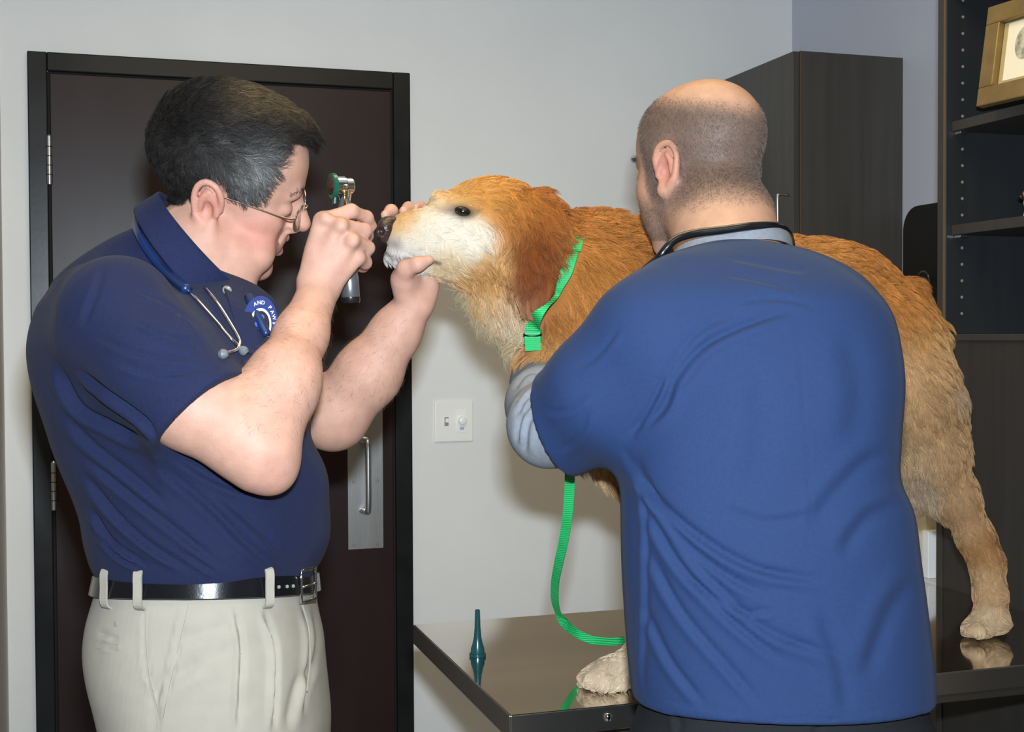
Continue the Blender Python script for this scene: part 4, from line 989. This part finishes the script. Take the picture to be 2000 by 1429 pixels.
# --- scrub top
F = Field(.0034)
F.loft(T2, 1, n=2.3, k=0)
hn = P(1092, 838, 1.585); ad = np.array([-.86, -.30, .42])
F.sleeve([(1340, 590, 1.53, 85), (1275, 665, 1.505, 118), (1180, 765, 1.53, 112), (1095, 830, 1.585, 92), (1040, 860, 1.62, 85)], (hn, ad), ((1120, 810, 1.57, 80), (1040, 860, 1.62, 78)), .05)
F.sleeve([(1630, 610, 1.56, 66), (1648, 690, 1.56, 72), (1645, 790, 1.62, 84), (1640, 850, 1.69, 84)], (P(1645, 830, 1.67), (0, -.5, .86)), None, .03)
# hem cut following the photo: rises to the sides
F.half(P(1520, 1360, 1.485), (0, -1, -.035), (0, -.60, 1.2), (.75, -.36, 1.8))
V, Q = F.mesh(3)
FO3 = [([(1215, 870), (1270, 960), (1370, 1050), (1480, 1110), (1620, 1135)], 7.7, 0.00612), ([(1235, 880), (1300, 1010), (1400, 1110), (1520, 1175)], 7, 0.00432), ([(1250, 960), (1320, 1090), (1420, 1200), (1540, 1300)], 7.7, 0.00504), ([(1300, 1030), (1400, 1140), (1500, 1230), (1650, 1285)], 8.4, 0.00432),
       ([(1245, 900), (1262, 1010), (1262, 1150), (1258, 1300), (1262, 1360)], 4.9, 0.00288), ([(1260, 1060), (1330, 1190), (1430, 1310), (1500, 1390)], 7.7, 0.00396), ([(1255, 1180), (1310, 1290), (1380, 1380)], 7, 0.0036), ([(1330, 1120), (1440, 1190), (1520, 1190)], 5.6, 0.0036),
       ([(1215, 860), (1290, 800), (1320, 735), (1380, 670), (1480, 625), (1560, 605)], 9.1, 0.00576), ([(1230, 850), (1270, 790), (1300, 730)], 6.3, 0.00432), ([(1280, 760), (1360, 650), (1440, 612)], 8.4, 0.00288), ([(1420, 500), (1500, 515), (1580, 530)], 6.3, 0.00216), ([(1400, 530), (1480, 545), (1560, 565)], 6.3, 0.0018),
       ([(1440, 590), (1520, 585), (1590, 595)], 5.6, 0.00216), ([(1550, 590), (1570, 800), (1580, 1000), (1570, 1150)], 2.8, 0.000864, .5), ([(1745, 885), (1690, 905), (1620, 980), (1580, 1040)], 16, .0035), ([(1770, 985), (1700, 1010), (1640, 1090)], 16, .004), ([(1795, 1120), (1740, 1200), (1690, 1330)], 18, .004), ([(1600, 1180), (1640, 1290), (1660, 1400)], 16, .003), ([(1480, 700), (1490, 850), (1460, 980)], 30, .003), ([(1650, 640), (1680, 760), (1660, 880)], 26, .003),
       ([(1120, 720), (1160, 700), (1210, 640)], 5.6, 0.00216), ([(1060, 805), (1105, 800), (1150, 770)], 6, .002), ([(1090, 885), (1130, 850), (1150, 800)], 6, .002), ([(1240, 1358), (1350, 1378), (1500, 1402), (1650, 1402), (1810, 1355)], 2.1, 0.00108, .5), ([(1600, 1000), (1500, 1020), (1400, 990)], 9.8, 0.00216)]
V = folds(V, Q, FO3); V += vnormals(V, Q)*(.0014*noise3(V, 40, 6))[:, None]
VS = V; sc = organic('scrub_top', V, Q, M_scrub, man2)
# grey undershirt: sleeve on the forearm, and collar
F = Field(.003)
F.sleeve([(1115, 825, 1.58, 76), (1074, 830, 1.61, 74), (1062, 790, 1.70, 66), (1060, 748, 1.84, 55), (1080, 712, 1.95, 44)], (P(1072, 722, 1.93), (.25, .3, .9)), None, .02)
V, Q = F.mesh(2)
V = folds(V, Q, [([(1000, 790), (1030, 755), (1075, 745)], 5, .004), ([(1005, 815), (1030, 775), (1070, 765)], 5, .004), ([(1008, 870), (1015, 820), (1040, 785)], 5, .004), ([(1025, 890), (1030, 830), (1050, 800)], 6, .003), ([(1003, 760), (1030, 728), (1070, 728)], 5, .003)])
organic('undershirt_sleeve', V, Q, M_grey, man2)
def neck_ring(c, rx, rz, tilt, N=60, y0=0):
    return np.array([c+np.array([rx*math.cos(t), -tilt*rz*math.sin(t)*1.0+y0, rz*math.sin(t)]) for t in np.linspace(0, 2*math.pi, N, endpoint=False)])
nc = P(1428, 484, 1.66)
rl = .065
def tr(c, rx, rz, dy, slope=-.02):
    r = neck_ring(c, rx, rz, -(-.20)); r[:, 1] += dy+slope*0; r[:, 1] += (r[:, 0]-c[0])*.10; return r
band('undershirt_collar', [tr(nc, .079, .088, -.016), tr(nc, .077, .086, -.004), tr(nc, .075, .084, .0015), tr(nc, .073, .082, .003)], M_grey, man2, .003)
# --- trousers
TR2 = [(1250, 1255, 1790, 1.49, .115), (1372, 1262, 1795, 1.485, .122), (1440, 1258, 1800, 1.485, .125), (1560, 1255, 1790, 1.485, .12)]
F = Field(.006); F.loft(TR2, 1, n=2.4)
zf = to_cam((f2[0], f2[1], .07))
for px_ in (1390, 1660):
    hp_ = P(px_, 1500, 1.485); an = np.array([hp_[0], zf[1]-.045, hp_[2]-.02]); kn = (hp_+an)/2+np.array([0, 0, .02])
    F.rc(hp_, kn, .095, .072, .04); F.rc(kn, an+np.array([0, .035, 0]), .072, .066, .03)
V, Q = F.mesh(2); V = folds(V, Q, [([(1320, 1395), (1330, 1429)], 6, .004), ([(1600, 1410), (1590, 1440)], 8, .004)])
organic('trousers', V, Q, M_blackp, man2)
for px_ in (1390, 1660):
    c_ = to_world(np.array([P(px_, 1500, 1.485)[0], 0, 1.465])); c_[2] = 0; d_ = np.array([-.15, .98, 0.]); s3 = np.cross([0, 0, 1], d_)
    bm = bmesh.new(); bmesh.ops.create_uvsphere(bm, u_segments=24, v_segments=14, radius=1)
    for v in bm.verts:
        a, b, z = v.co; v.co = Vector(c_+d_*(.05+a*.14)+s3*b*(.048-.008*a)+np.array([0, 0, max(.001, .045+z*(.05-.018*a))]))
    bm_obj('shoe', bm, M_blackp, man2, True)
# stethoscope round his neck
M_rub = mat('black_rubber_tube', (.006, .006, .007), .25)
st = empty('stethoscope', W(1290, 500, 1.60), 'black stethoscope tubing round the neck of the bald person', 'stethoscope')
path = [(1258, 528, 1.60), (1285, 505, 1.565), (1302, 484, 1.56), (1322, 466, 1.562), (1360, 455, 1.57), (1410, 449, 1.572), (1465, 442, 1.575), (1510, 441, 1.595), (1535, 450, 1.63), (1545, 475, 1.68), (1545, 520, 1.71)]
tube('tube', to_world(spline([P(*p) for p in path], 8)), .0052, M_rub, st, 12)
# ================================================================== golden retriever
M_coat = mat('dog_skin_coat', (.5, .3, .12), .8, attr='col', spec=.15)
M_fur = mat('dog_fur', (.5, .3, .12), .5, attr='col', spec=.25)
dg0 = to_world(P(1500, 1300, 1.95)); dog = empty('dog', (1.0, 1.80, ZT), 'golden retriever with white face standing on the steel exam table', 'dog')
F = Field(.0038)
# head
F.pell(965, 430, 1.835, 92, 84, .064, k=0)
F.pell(925, 440, 1.825, 82, 72, .058, k=.03)
F.chain([(905, 452, 1.815, 56), (850, 456, 1.79, 45), (805, 454, 1.772, 37), (782, 455, 1.763, 29)], .03, .02)
F.chain([(905, 490, 1.812, 46), (850, 486, 1.788, 36), (792, 480, 1.767, 25)], .02)                      # lips
F.chain([(880, 525, 1.81, 26), (820, 516, 1.78, 20), (764, 501, 1.758, 15)], .008)                        # lower jaw
F.pell(928, 490, 1.815, 62, 52, .055, k=.03)                                                              # cheek
F.pell(856, 390, 1.80, 14, 14, .03, k=.02)
F.pell(905, 392, 1.768, 30, 12, .012, -12, k=.012)                                                         # brow
# neck and chest
F.chain([(975, 470, 1.84, 82), (1060, 522, 1.875, 100), (1150, 580, 1.915, 136), (1215, 645, 1.95, 165)], .04)
F.chain([(930, 540, 1.83, 28), (985, 590, 1.85, 36), (1050, 640, 1.88, 50)], .03)
F.pell(1165, 690, 1.945, 132, 170, .115, k=.05)
F.pell(1070, 690, 1.85, 44, 52, .06, k=.04); F.pell(1056, 708, 1.835, 34, 36, .05, k=.03)
# trunk
F.loft([(1140, 455, 880, 1.93, .09), (1220, 445, 910, 1.95, .115), (1320, 458, 915, 1.975, .125), (1440, 468, 905, 2.0, .125), (1550, 466, 885, 2.03, .12), (1640, 472, 870, 2.055, .118), (1710, 500, 880, 2.08, .112), (1760, 550, 870, 2.10, .10), (1800, 620, 810, 2.11, .08), (1820, 680, 760, 2.115, .05)], 0, n=2.1, k=.05)
# hind legs
HL = [(1745, 660, 2.04, 80), (1775, 780, 2.03, 82), (1822, 880, 2.045, 56), (1868, 970, 2.065, 38), (1906, 1050, 2.08, 29), (1927, 1100, 2.088, 26), (1934, 1160, 2.094, 24), (1938, 1205, 2.098, 26)]
F.chain(HL, .05, .03)
hpaw = on_z(1925, 1246, ZT); hpc = to_cam(hpaw)
F.pell(1930, 1214, 2.10, 33, 24, .030, k=.02); F.pell(1905, 1226, 2.09, 26, 17, .028, k=.015)
for i, (x, z_) in enumerate(((1893, 2.105), (1891, 2.085), (1898, 2.068), (1910, 2.060))): F.pell(x+4, 1232, z_, 15, 13, .0095, k=.006)
F.chain([(1640, 700, 2.15, 80), (1655, 850, 2.17, 60), (1690, 960, 2.18, 42), (1715, 1050, 2.19, 32), (1716, 1140, 2.19, 26), (1712, 1180, 2.19, 27)], .05, .03)
F.pell(1700, 1192, 2.19, 36, 20, .03, k=.02)
F.pell(1775, 915, 2.10, 52, 66, .05, k=.04)                                                               # groin fur
# fore legs
F.chain([(1235, 740, 1.87, 95), (1240, 880, 1.855, 62), (1285, 1010, 1.845, 44), (1296, 1150, 1.835, 36), (1276, 1250, 1.83, 36), (1240, 1300, 1.825, 36)], .05, .03)
F.pell(1205, 1312, 1.82, 40, 32, .030, k=.02); F.pell(1172, 1322, 1.81, 38, 24, .032, k=.02)
for i, (x, y, z_) in enumerate(((1150, 1325, 1.832), (1146, 1326, 1.812), (1158, 1330, 1.794), (1182, 1334, 1.783), (1210, 1334, 1.79))): F.pell(x, y, z_, 20, 19, .0105, k=.004)
F.chain([(1290, 740, 2.03, 85), (1300, 900, 2.05, 55), (1310, 1050, 2.05, 38), (1312, 1180, 2.05, 32), (1300, 1250, 2.05, 32)], .05, .03)
F.pell(1283, 1264, 2.045, 38, 22, .03, k=.02)
# tail, hanging
F.chain([(1780, 570, 2.115, 28), (1822, 645, 2.125, 22), (1845, 730, 2.135, 19), (1856, 800, 2.14, 15)], .03, .01)
# ear flaps
for zs, zc in ((1.772, 1), (1.90, -1)):
    F.loft([(374, 1000, 1068, zs+.010*zc+.02*zc, .020), (402, 985, 1100, zs+.015*zc, .017), (450, 976, 1112, zs+.005*zc, .016), (510, 985, 1100, zs+.002*zc, .015), (570, 1000, 1082, zs+.004*zc, .014), (612, 1022, 1062, zs+.010*zc, .010), (628, 1034, 1050, zs+.012*zc, .006)], 1, n=2.0, k=.006)
V, Q = F.mesh(1)
# feet stand on the table: flatten below the top
Wd = to_world(V); low = Wd[:, 2] < ZT+.0015; Wd[low, 2] = ZT+.0015; V = to_cam(Wd)
px, py = pix(V); ND = vnormals(V, Q)
def coat(px, py, z=None):
    pts = [  # px, py, r, g, b, radius
        (960, 365, .56, .31, .085, 60), (900, 365, .60, .38, .14, 40), (860, 385, .72, .56, .34, 30), (1000, 400, .52, .25, .06, 50), (1060, 400, .40, .16, .035, 50),
        (1050, 470, .20, .062, .014, 55), (1045, 550, .19, .058, .015, 50), (1040, 610, .30, .13, .06, 35), (1100, 420, .36, .14, .03, 50), (1010, 440, .40, .18, .05, 35),
        (870, 450, .78, .70, .57, 50), (930, 470, .80, .72, .58, 45), (820, 460, .76, .66, .50, 40), (880, 510, .72, .58, .38, 35), (800, 500, .74, .68, .60, 30), (770, 505, .70, .66, .62, 22),
        (790, 430, .58, .42, .22, 30), (960, 540, .55, .34, .14, 40), (930, 560, .60, .40, .19, 35), (985, 600, .66, .50, .33, 35), (1010, 640, .70, .58, .44, 35), (970, 500, .60, .40, .18, 30),
        (1180, 460, .46, .22, .055, 80), (1250, 480, .42, .19, .05, 70), (1150, 560, .45, .21, .055, 60), (1200, 560, .46, .22, .06, 70), (1100, 620, .44, .21, .07, 50), (1070, 690, .50, .30, .13, 45), (1040, 720, .46, .28, .13, 40),
        (1180, 880, .58, .40, .22, 60), (1400, 500, .44, .21, .06, 120), (1600, 480, .47, .24, .07, 70), (1700, 520, .44, .21, .055, 60), (1760, 600, .42, .20, .055, 60), (1800, 640, .48, .27, .10, 50), (1720, 700, .48, .30, .13, 60), (1780, 720, .54, .34, .16, 60), (1840, 660, .60, .42, .20, 30), (1800, 800, .50, .31, .14, 60),
        (1850, 780, .44, .27, .12, 40), (1760, 880, .52, .36, .19, 50), (1790, 950, .50, .38, .24, 40), (1850, 900, .50, .32, .15, 40), (1890, 1000, .50, .31, .15, 40), (1930, 1070, .42, .23, .09, 35), (1925, 1150, .55, .36, .18, 35), (1920, 1225, .66, .50, .30, 35),
        (1880, 770, .45, .38, .30, 25), (1180, 1320, .70, .56, .38, 80), (1240, 1150, .62, .44, .24, 80), (1250, 950, .5, .3, .13, 80), (1700, 1190, .66, .5, .3, 60), (1300, 1250, .68, .52, .33, 60)]
    c = np.zeros((len(px), 3)); w = np.zeros(len(px))
    for x, y, r, g, b, R in pts:
        k_ = np.exp(-((px-x)**2+(py-y)**2)/(2*(R*.55)**2))+1e-9*np.exp(-((px-x)**2+(py-y)**2)/1e5)+1e-30; c += k_[:, None]*np.array([r, g, b]); w += k_
    c = c/w[:, None]; wh = sstep(.35, .72, c[:, 2]/c[:, 0])[:, None]; lo_ = (sstep(600, 760, py)*(px > 1400)+sstep(820, 900, py)*(px <= 1400))[:, None]; m0 = np.array([.78, .62, .47])*(1-lo_)+np.array([.74, .69, .70])*lo_
    return c*(m0*(1-wh)+np.array([.74, .72, .72])*wh)
cc = coat(px, py)
nearh = (V[:, 2] < 1.80)
# dark skin: eye rims, mouth line, lips
sd, _ = poly_dist(px, py, [(748, 492), (772, 503), (800, 506), (838, 510), (858, 514)]); cc = mixc(cc, (.06, .035, .03), .9*np.exp(-(sd/4.0)**2)*(px < 870))
cc = mixc(cc, (.22, .15, .13), .7*np.exp(-(((px-772)/16)**2+((py-478)/14)**2)))
cc = mixc(cc, (.03, .02, .016), .95*np.exp(-(((px-904)/27)**2+((py-414-.12*(px-904))/14)**2)**2)); cc = mixc(cc, (.25, .16, .12), .75*np.exp(-(((px-872)/22)**2+((py-409)/8)**2)))
bd = organic('body', V, Q, M_coat, dog, cc*.85)
# --- nose, eye
M_nose = mat('wet_nose', (.035, .018, .014), .28, var=.5, vscale=150, bump=.5, bscale=420)
F = Field(.0018); F.pell(754, 447, 1.757, 19, 21, .019, k=0); F.pell(764, 432, 1.760, 18, 10, .015, k=.006); F.pell(748, 462, 1.753, 12, 12, .010, k=.006)
for dz in (-.011, .011): F.pell(745, 452, 1.755+dz, 7, 6, .005, k=.003, kind='sub')
F.pell(762, 457, 1.735, 9, 4, .004, k=.003, kind='sub')
Vn, Qn = F.mesh(1); organic('nose', Vn, Qn, M_nose, dog)
M_deye = mat('dark_brown_eye', (.008, .005, .004), .04, coat=.6)
for (x, y, z_) in ((904, 413, 1.7745), (880, 412, 1.868)):
    ball('eye', W(x, y, (surf_depth(V, x, y, 4)+.0036) if z_ < 1.8 else z_), (.0125, .0078, .0095), M_deye, dog, 24, [RT*.95-UP*.30, UP*.95+RT*.30, FW])
# --- fur
f_, q_, w_, R_ = sample(V, Q, 170000, ((py < 1420) & ~((V[:, 2] > 2.08) & (px < 1650)))*1.0)
Nr = lerp_attr(ND, q_, w_); fx, fy = pix(R_); fc = lerp_attr(cc, q_, w_)
ctrl = [  # px, py, dx, dy(down), length mm, lift
    (760, 460, .9, .2, 3, .2), (820, 440, 1, -.1, 4, .15), (850, 500, .9, .3, 6, .2), (900, 460, 1, .2, 7, .15), (890, 380, .9, -.5, 6, .2), (950, 350, 1, 0, 9, .2), (930, 500, .8, .5, 10, .2), (770, 515, .6, .8, 8, .5), (860, 530, .6, .7, 8, .3),
    (1010, 400, .5, .8, 20, .35), (1060, 400, .6, .7, 22, .3), (1050, 480, .1, 1, 26, .3), (1040, 570, .1, 1, 20, .25), (1045, 615, .2, 1, 8, .2), (990, 480, -.5, .9, 24, .4), (1100, 420, .8, .6, 22, .35), (960, 560, .3, .9, 16, .35), (930, 580, -.1, 1, 22, .6), (990, 630, .2, 1, 24, .6), (1030, 650, .3, .9, 20, .5),
    (1150, 450, .9, .4, 30, .45), (1220, 430, 1, .2, 30, .5), (1180, 540, .6, .8, 30, .4), (1240, 560, .8, .6, 28, .35), (1100, 620, .3, 1, 28, .4), (1070, 690, .2, 1, 30, .45), (1040, 730, .3, 1, 26, .4), (1180, 880, -.3, .9, 34, .4), (1210, 1000, .3, .9, 24, .3),
    (1400, 480, 1, .2, 26, .35), (1600, 470, 1, .3, 22, .3), (1700, 520, .8, .6, 20, .25), (1780, 620, .4, .9, 20, .25), (1720, 750, .2, 1, 20, .2), (1850, 680, .4, .9, 24, .35), (1880, 790, .5, .9, 32, .5), (1820, 850, .4, .9, 18, .2), (1770, 930, .1, 1, 30, .4), (1790, 980, .2, 1, 28, .5),
    (1880, 980, .4, .9, 10, .15), (1900, 1060, .4, .9, 8, .15), (1950, 1060, .5, .9, 11, .25), (1925, 1120, 0, 1, 8, .2), (1940, 1190, .1, 1, 9, .25), (1900, 1225, -.8, .5, 6, .25), (1960, 1225, .9, .1, 14, .3), (1180, 1310, -.8, .5, 5, .25), (1140, 1320, -.9, .5, 5.5, .3), (1150, 1290, -.8, .2, 6, .3), (1230, 1200, 0, 1, 8, .2), (1700, 1190, -.6, .6, 8, .2)]
C_ = np.array(ctrl); wsum = np.zeros(len(fx)); acc = np.zeros((len(fx), 4))
for c in C_:
    k_ = 1/(((fx-c[0])**2+(fy-c[1])**2)+300)**1.6; wsum += k_; acc += k_[:, None]*c[2:6]
acc /= wsum[:, None]
dirs = np.stack([acc[:, 0], -acc[:, 1], np.zeros(len(fx))], 1)
wv = noise3(R_, 60, 21); wv2 = noise3(R_, 130, 22); wv3 = noise3(R_, 90, 23)
body_w = sstep(940, 1030, fx); dirs[:, 0] += body_w*(.45*wv+.3*wv2); dirs[:, 1] += body_w*(.35*wv3); dirs += RNG.normal(0, .13, dirs.shape)
ln = acc[:, 2]/1000*RNG.uniform(.6, 1.15, len(fx))*(1+.2*wv2*body_w); lf = acc[:, 3]*(1+.5*wv3)
# no fur over the eyes, nose
sdl, _ = poly_dist(fx, fy, [(1121, 486), (1103, 530), (1085, 580), (1068, 598), (1050, 617), (1041, 650), (1040, 684)])
keep = (np.abs(sdl) > 15) & (np.hypot((fx-904)/22, (fy-413-.2*(fx-904))/12) > 1) & ~((fx < 776) & (fy < 478) & (fy > 424))
jit = RNG.normal(0, .24, (len(fx), 1))+.22*body_w[:, None]*wv2[:, None]+.15*wv[:, None]*body_w[:, None]
fcol = np.clip(fc*np.exp(jit), 0, .95)
hairs('fur', R_[keep], Nr[keep], dirs[keep], ln[keep], fcol[keep], np.where(fx < 940, .00016, .00024)[keep], M_fur, dog, curl=(.07+.17*body_w)[keep], lift=lf[keep], droop=.12, clump=.62, nclump=5200)
# whiskers and loose throat hair
wr = np.array([P(x, y, surf_depth(V, x, y)) for x, y in [(820+8*i, 470+5*(i % 3)) for i in range(8)]]); wn = np.tile([0, 0, -1.0], (8, 1))
hairs('whisker', wr, wn, np.tile([.2, -1.0, -.4], (8, 1))+RNG.normal(0, .25, (8, 3)), RNG.uniform(.025, .04, 8), np.tile([.5, .45, .4], (8, 1)), .00012, M_fur, dog, lift=.5)
tp = (((px > 890) & (px < 960) & (py > 560)) | ((px > 955) & (px < 1030) & (py > 615) & (py < 680))) & (V[:, 2] < 1.92)
f_, q_, w_, R_ = sample(V, Q, 700, tp*1.0); hairs('throat_hair', R_, lerp_attr(ND, q_, w_), np.tile([-.25, -1.0, 0], (len(R_), 1))+RNG.normal(0, .45, (len(R_), 3)), RNG.uniform(.015, .042, len(R_)), np.tile([.50, .38, .22], (len(R_), 1)), .00014, M_fur, dog, curl=.3, lift=.7, clump=.4, nclump=60)
# ------------------------------------------------------------------ green slip lead
M_green = mat('green_nylon_webbing', (.008, .36, .085), .5, bump=.4, bscale=900, spec=.4)
nt = M_green.node_tree; wv_ = nt.nodes.new('ShaderNodeTexWave'); wv_.bands_direction = 'Z'; wv_.inputs['Scale'].default_value = 115; wv_.inputs['Distortion'].default_value = .6
cr_ = nt.nodes.new('ShaderNodeValToRGB'); cr_.color_ramp.elements[0].color = (.004, .20, .045, 1); cr_.color_ramp.elements[1].color = (.02, .52, .15, 1)
tc_ = nt.nodes.new('ShaderNodeTexCoord'); nt.links.new(tc_.outputs['Object'], wv_.inputs['Vector']); nt.links.new(wv_.outputs['Fac'], cr_.inputs['Fac']); nt.links.new(cr_.outputs['Color'], nt.nodes['Principled BSDF'].inputs['Base Color'])
M_greend = mat('dark_green_stitching', (.004, .22, .05), .6)
ld = empty('slip_lead', W(1041, 660, 1.80), 'bright green nylon slip lead round the dog neck hanging to the table', 'lead')
sdp = lambda x, y: surf_depth(V, x, y, 10)-.017
lw = [(1124, 480, sdp(1124, 480)+.012, .6), (1114, 505, sdp(1114, 505), .85), (1103, 533, sdp(1103, 533), .95), (1094, 560, sdp(1094, 560), .5), (1086, 580, sdp(1090, 580), .28), (1068, 598, sdp(1072, 600), .3), (1050, 617, sdp(1052, 620), .75), (1042, 640, sdp(1045, 640), 1.1), (1040, 668, sdp(1045, 668), 1.2)]
pth = spline([P(*q[:3]) for q in lw], 6); tw = spline([[q[3]] for q in lw], 6)[:, 0]
strap('neck_loop', to_world(pth), np.tile(-FW-RT*.3, (len(pth), 1)), .021*tw, .002, M_green, ld)
far_ = [P(*q) for q in ((1050, 655, 1.86), (1070, 660, 1.93), (1110, 620, 2.0), (1150, 540, 2.02), (1160, 470, 1.98), (1145, 440, 1.90), (1128, 460, 1.82), (1121, 486, 1.785))]
strap('neck_loop', to_world(spline(far_, 6)), np.tile(FW, (43, 1)), .02, .002, M_green, ld)
strap('stop_tab', to_world([P(1040, 648, lw[-1][2]-.003), P(1040, 660, lw[-1][2]-.004), P(1041, 684, lw[-1][2]+.002)]), np.tile(-FW, (3, 1)), .0215, .003, M_green, ld)
tube('ring', to_world([P(1040+17*math.cos(t), 653+3*math.sin(t), lw[-1][2]-.005-.003*math.sin(t)) for t in np.linspace(0, 2*math.pi, 20)]), .0012, mat('dark_metal_ring', (.03, .03, .03), .3, 1.0), ld, 6)
strap('stitched_end', to_world([P(1113, 850, 1.66), P(1113, 905, 1.69), P(1113, 922, 1.70)]), np.tile(-FW, (3, 1)), .0135, .003, M_greend, ld)
tz = to_cam(on_z(1160, 1253, ZT))[2]
hang = [(1113, 918, 1.70), (1112, 960, 1.72), (1108, 1010, 1.74), (1100, 1060, 1.77), (1091, 1100, 1.80), (1084, 1140, 1.84), (1085, 1180, 1.88), (1098, 1210, 1.92), (1122, 1234, 1.95), (1155, 1249, 1.955), (1190, 1253, 1.945), (1220, 1250, 1.945)]
h3 = to_world(spline([P(*q) for q in hang], 8)); nz = np.linspace(0, 1, len(h3))
h3[:, 2] = np.maximum(h3[:, 2], ZT+.0065*(1-sstep(.85, 1, nz))+.0065)
nn = np.array([-FW*(1-.65*t)+np.array([.0, .0, 1.0])*(.55*t)-RT*.25*math.sin(t*3.1) for t in nz])
strap('leash_strap', h3, nn, .0135, .002, M_green, ld)
# ================================================================== otoscope, glasses, stethoscope of the person on the left
M_chrome = mat('polished_chrome', (.88, .88, .88), .06, 1.0); M_grn = mat('green_lens_rim', (.006, .075, .045), .25); M_len = mat('smoky_lens', (.02, .015, .012), .05, coat=.5)
M_hand = mat('grey_handle', (.20, .205, .21), .28, .7)
h0, h1 = W(672, 372, 1.672), W(685, 582, 1.680); axd = (h0-h1); LH = np.linalg.norm(axd); axd /= LH
ot = empty('otoscope', h1, 'chrome otoscope with green-rimmed lens held in a fist', 'otoscope')
lathe('handle', h1, axd, [(.0110, 0), (.0122, .002), (.0122, .028), (.0115, .030), (.0115, LH*.80), (.009, LH*.86), (.0065, LH*.92), (.0065, LH)], M_hand, ot, 24)
lathe('base_cap', h1-axd*.0065, axd, [(.011, 0), (.0125, .002), (.0125, .008)], M_blk, ot, 24)
hc_ = W(668, 363, 1.672); la = RT*.86+FW*.46+UP*.06; la /= np.linalg.norm(la)
lathe('head_barrel', hc_-la*.009, la, [(.0125, 0), (.0125, .012), (.0105, .014), (.0105, .022), (.0085, .024)], M_chrome, ot, 28)
lathe('lens_rim', hc_-la*.016, la, [(.0135, 0), (.0165, .001), (.0165, .006), (.0135, .0075)], M_grn, ot, 28)
lathe('lens', hc_-la*.0168, la, [(.0118, .0), (.0118, .001)], M_len, ot, 24)
prism('lens_tab', [hc_-la*.012+UP*a+np.cross(la, UP)*b for a, b in ((-.012, -.006), (-.012, .006), (-.024, .004), (-.024, -.004))], la, .003, M_grn, ot, bev=.0008)
lathe('head_neck', hc_+la*.004-UP*.028, UP, [(.0055, 0), (.0075, .010), (.009, .018), (.009, .024)], M_chrome, ot, 20)
tube('lamp_wire', [W(674, 400, 1.66), W(673, 385, 1.658), W(672, 372, 1.658)], .0018, mat('brass', (.7, .5, .2), .2, 1.0), ot, 8)
ball('pivot_screw', W(676, 364, 1.660), .003, M_chrome, ot, 12)
# eyeglasses
H1 = lambda p: to_world(O1+1.0*(np.asarray(p, float) @ A1))
M_wire = mat('thin_silver_wire', (.62, .58, .52), .22, 1.0); M_glass = mat('clear_lens', (.95, .97, .97), .02, trans=1.0)
gl = empty('eyeglasses', H1((.09, 0, 0)), 'thin silver wire-rimmed eyeglasses on the navy polo wearer', 'eyeglasses')
for s in (-1, 1):
    c = np.array([.106, s*.033, .004])
    rim = [c+np.array([-.006*abs(math.cos(t))**2*(1 if s*math.cos(t)*s > 0 else .2)-.004*math.sin(t)*0-.0025*math.sin(t), .0235*math.cos(t), .0165*math.sin(t)]) for t in np.linspace(0, 2*math.pi, 33)]
    rim = [np.array([p[0]-.006*((s*p[1]-.033)/.0235), p[1], p[2]]) for p in rim]
    lens = tube('rim', [H1(p) for p in rim], .0010, M_wire, gl, 8)
    link_mesh('lens', [H1(p) for p in rim[:-1]]+[H1(np.array(p)+[.0012, 0, 0]) for p in rim[:-1]], [tuple(range(32))[::-1], tuple(range(32, 64))]+[(i, (i+1) % 32, 32+(i+1) % 32, 32+i) for i in range(32)], M_glass, gl, False)
    tube('temple', [H1(p) for p in spline([(.098, s*.058, .009), (.090, s*.068, .010), (.06, s*.0735, .012), (.02, s*.078, .014), (-.008, s*.081, .014), (-.020, s*.081, .006), (-.027, s*.080, -.006)], 5)], .0011, M_wire, gl, 8)
tube('bridge', [H1(p) for p in spline([(.108, -.0105, .006), (.112, -.005, .010), (.112, .005, .010), (.108, .0105, .006)], 4)], .0010, M_wire, gl, 8)
# stethoscope
M_ntube = mat('navy_rubber_tube', (.008, .022, .085), .3); M_tip = mat('grey_ear_tip', (.11, .12, .14), .5)
s1 = empty('stethoscope', W(440, 640, 1.55), 'navy stethoscope with silver ear tubes on the polo shirt', 'stethoscope')
def sp(lst, off): return [P(x, y, (surf_depth(VP, x, y)-off) if d is None else d) for x, y, d in lst]
tube('tube', to_world(spline(sp([(285, 415, 1.70), (268, 432, 1.665), (276, 462, None), (292, 490, None), (315, 520, None), (340, 545, None), (366, 566, None)], .012), 8)), .0068, M_ntube, s1, 12)
tube('ear_tube', to_world(spline(sp([(362, 560, None), (385, 585, None), (420, 625, None), (450, 660, None), (472, 680, None)], .008), 8)), .0021, M_chrome, s1, 10)
tube('ear_tube', to_world(spline(sp([(399, 560, None), (425, 592, None), (452, 635, None), (466, 660, None), (468, 672, None), (462, 682, None), (441, 690, None)], .011), 8)), .0021, M_chrome, s1, 10)
for (x, y, dx, dy) in ((437, 691, -1, .1), (475, 684, .7, .7)):
    q = W(x, y, surf_depth(VP, x, y)-.011); ax_ = RT*dx-UP*dy
    lathe('ear_tip', q-ax_*.005, ax_, [(.003, 0), (.0055, .003), (.0062, .007), (.004, .0105), (.0015, .0108)], M_tip, s1, 16)
tube('tube', to_world(spline(sp([(486, 580, None), (493, 600, None), (506, 625, None), (522, 655, None)], .006), 6)), .0058, M_ntube, s1, 12)
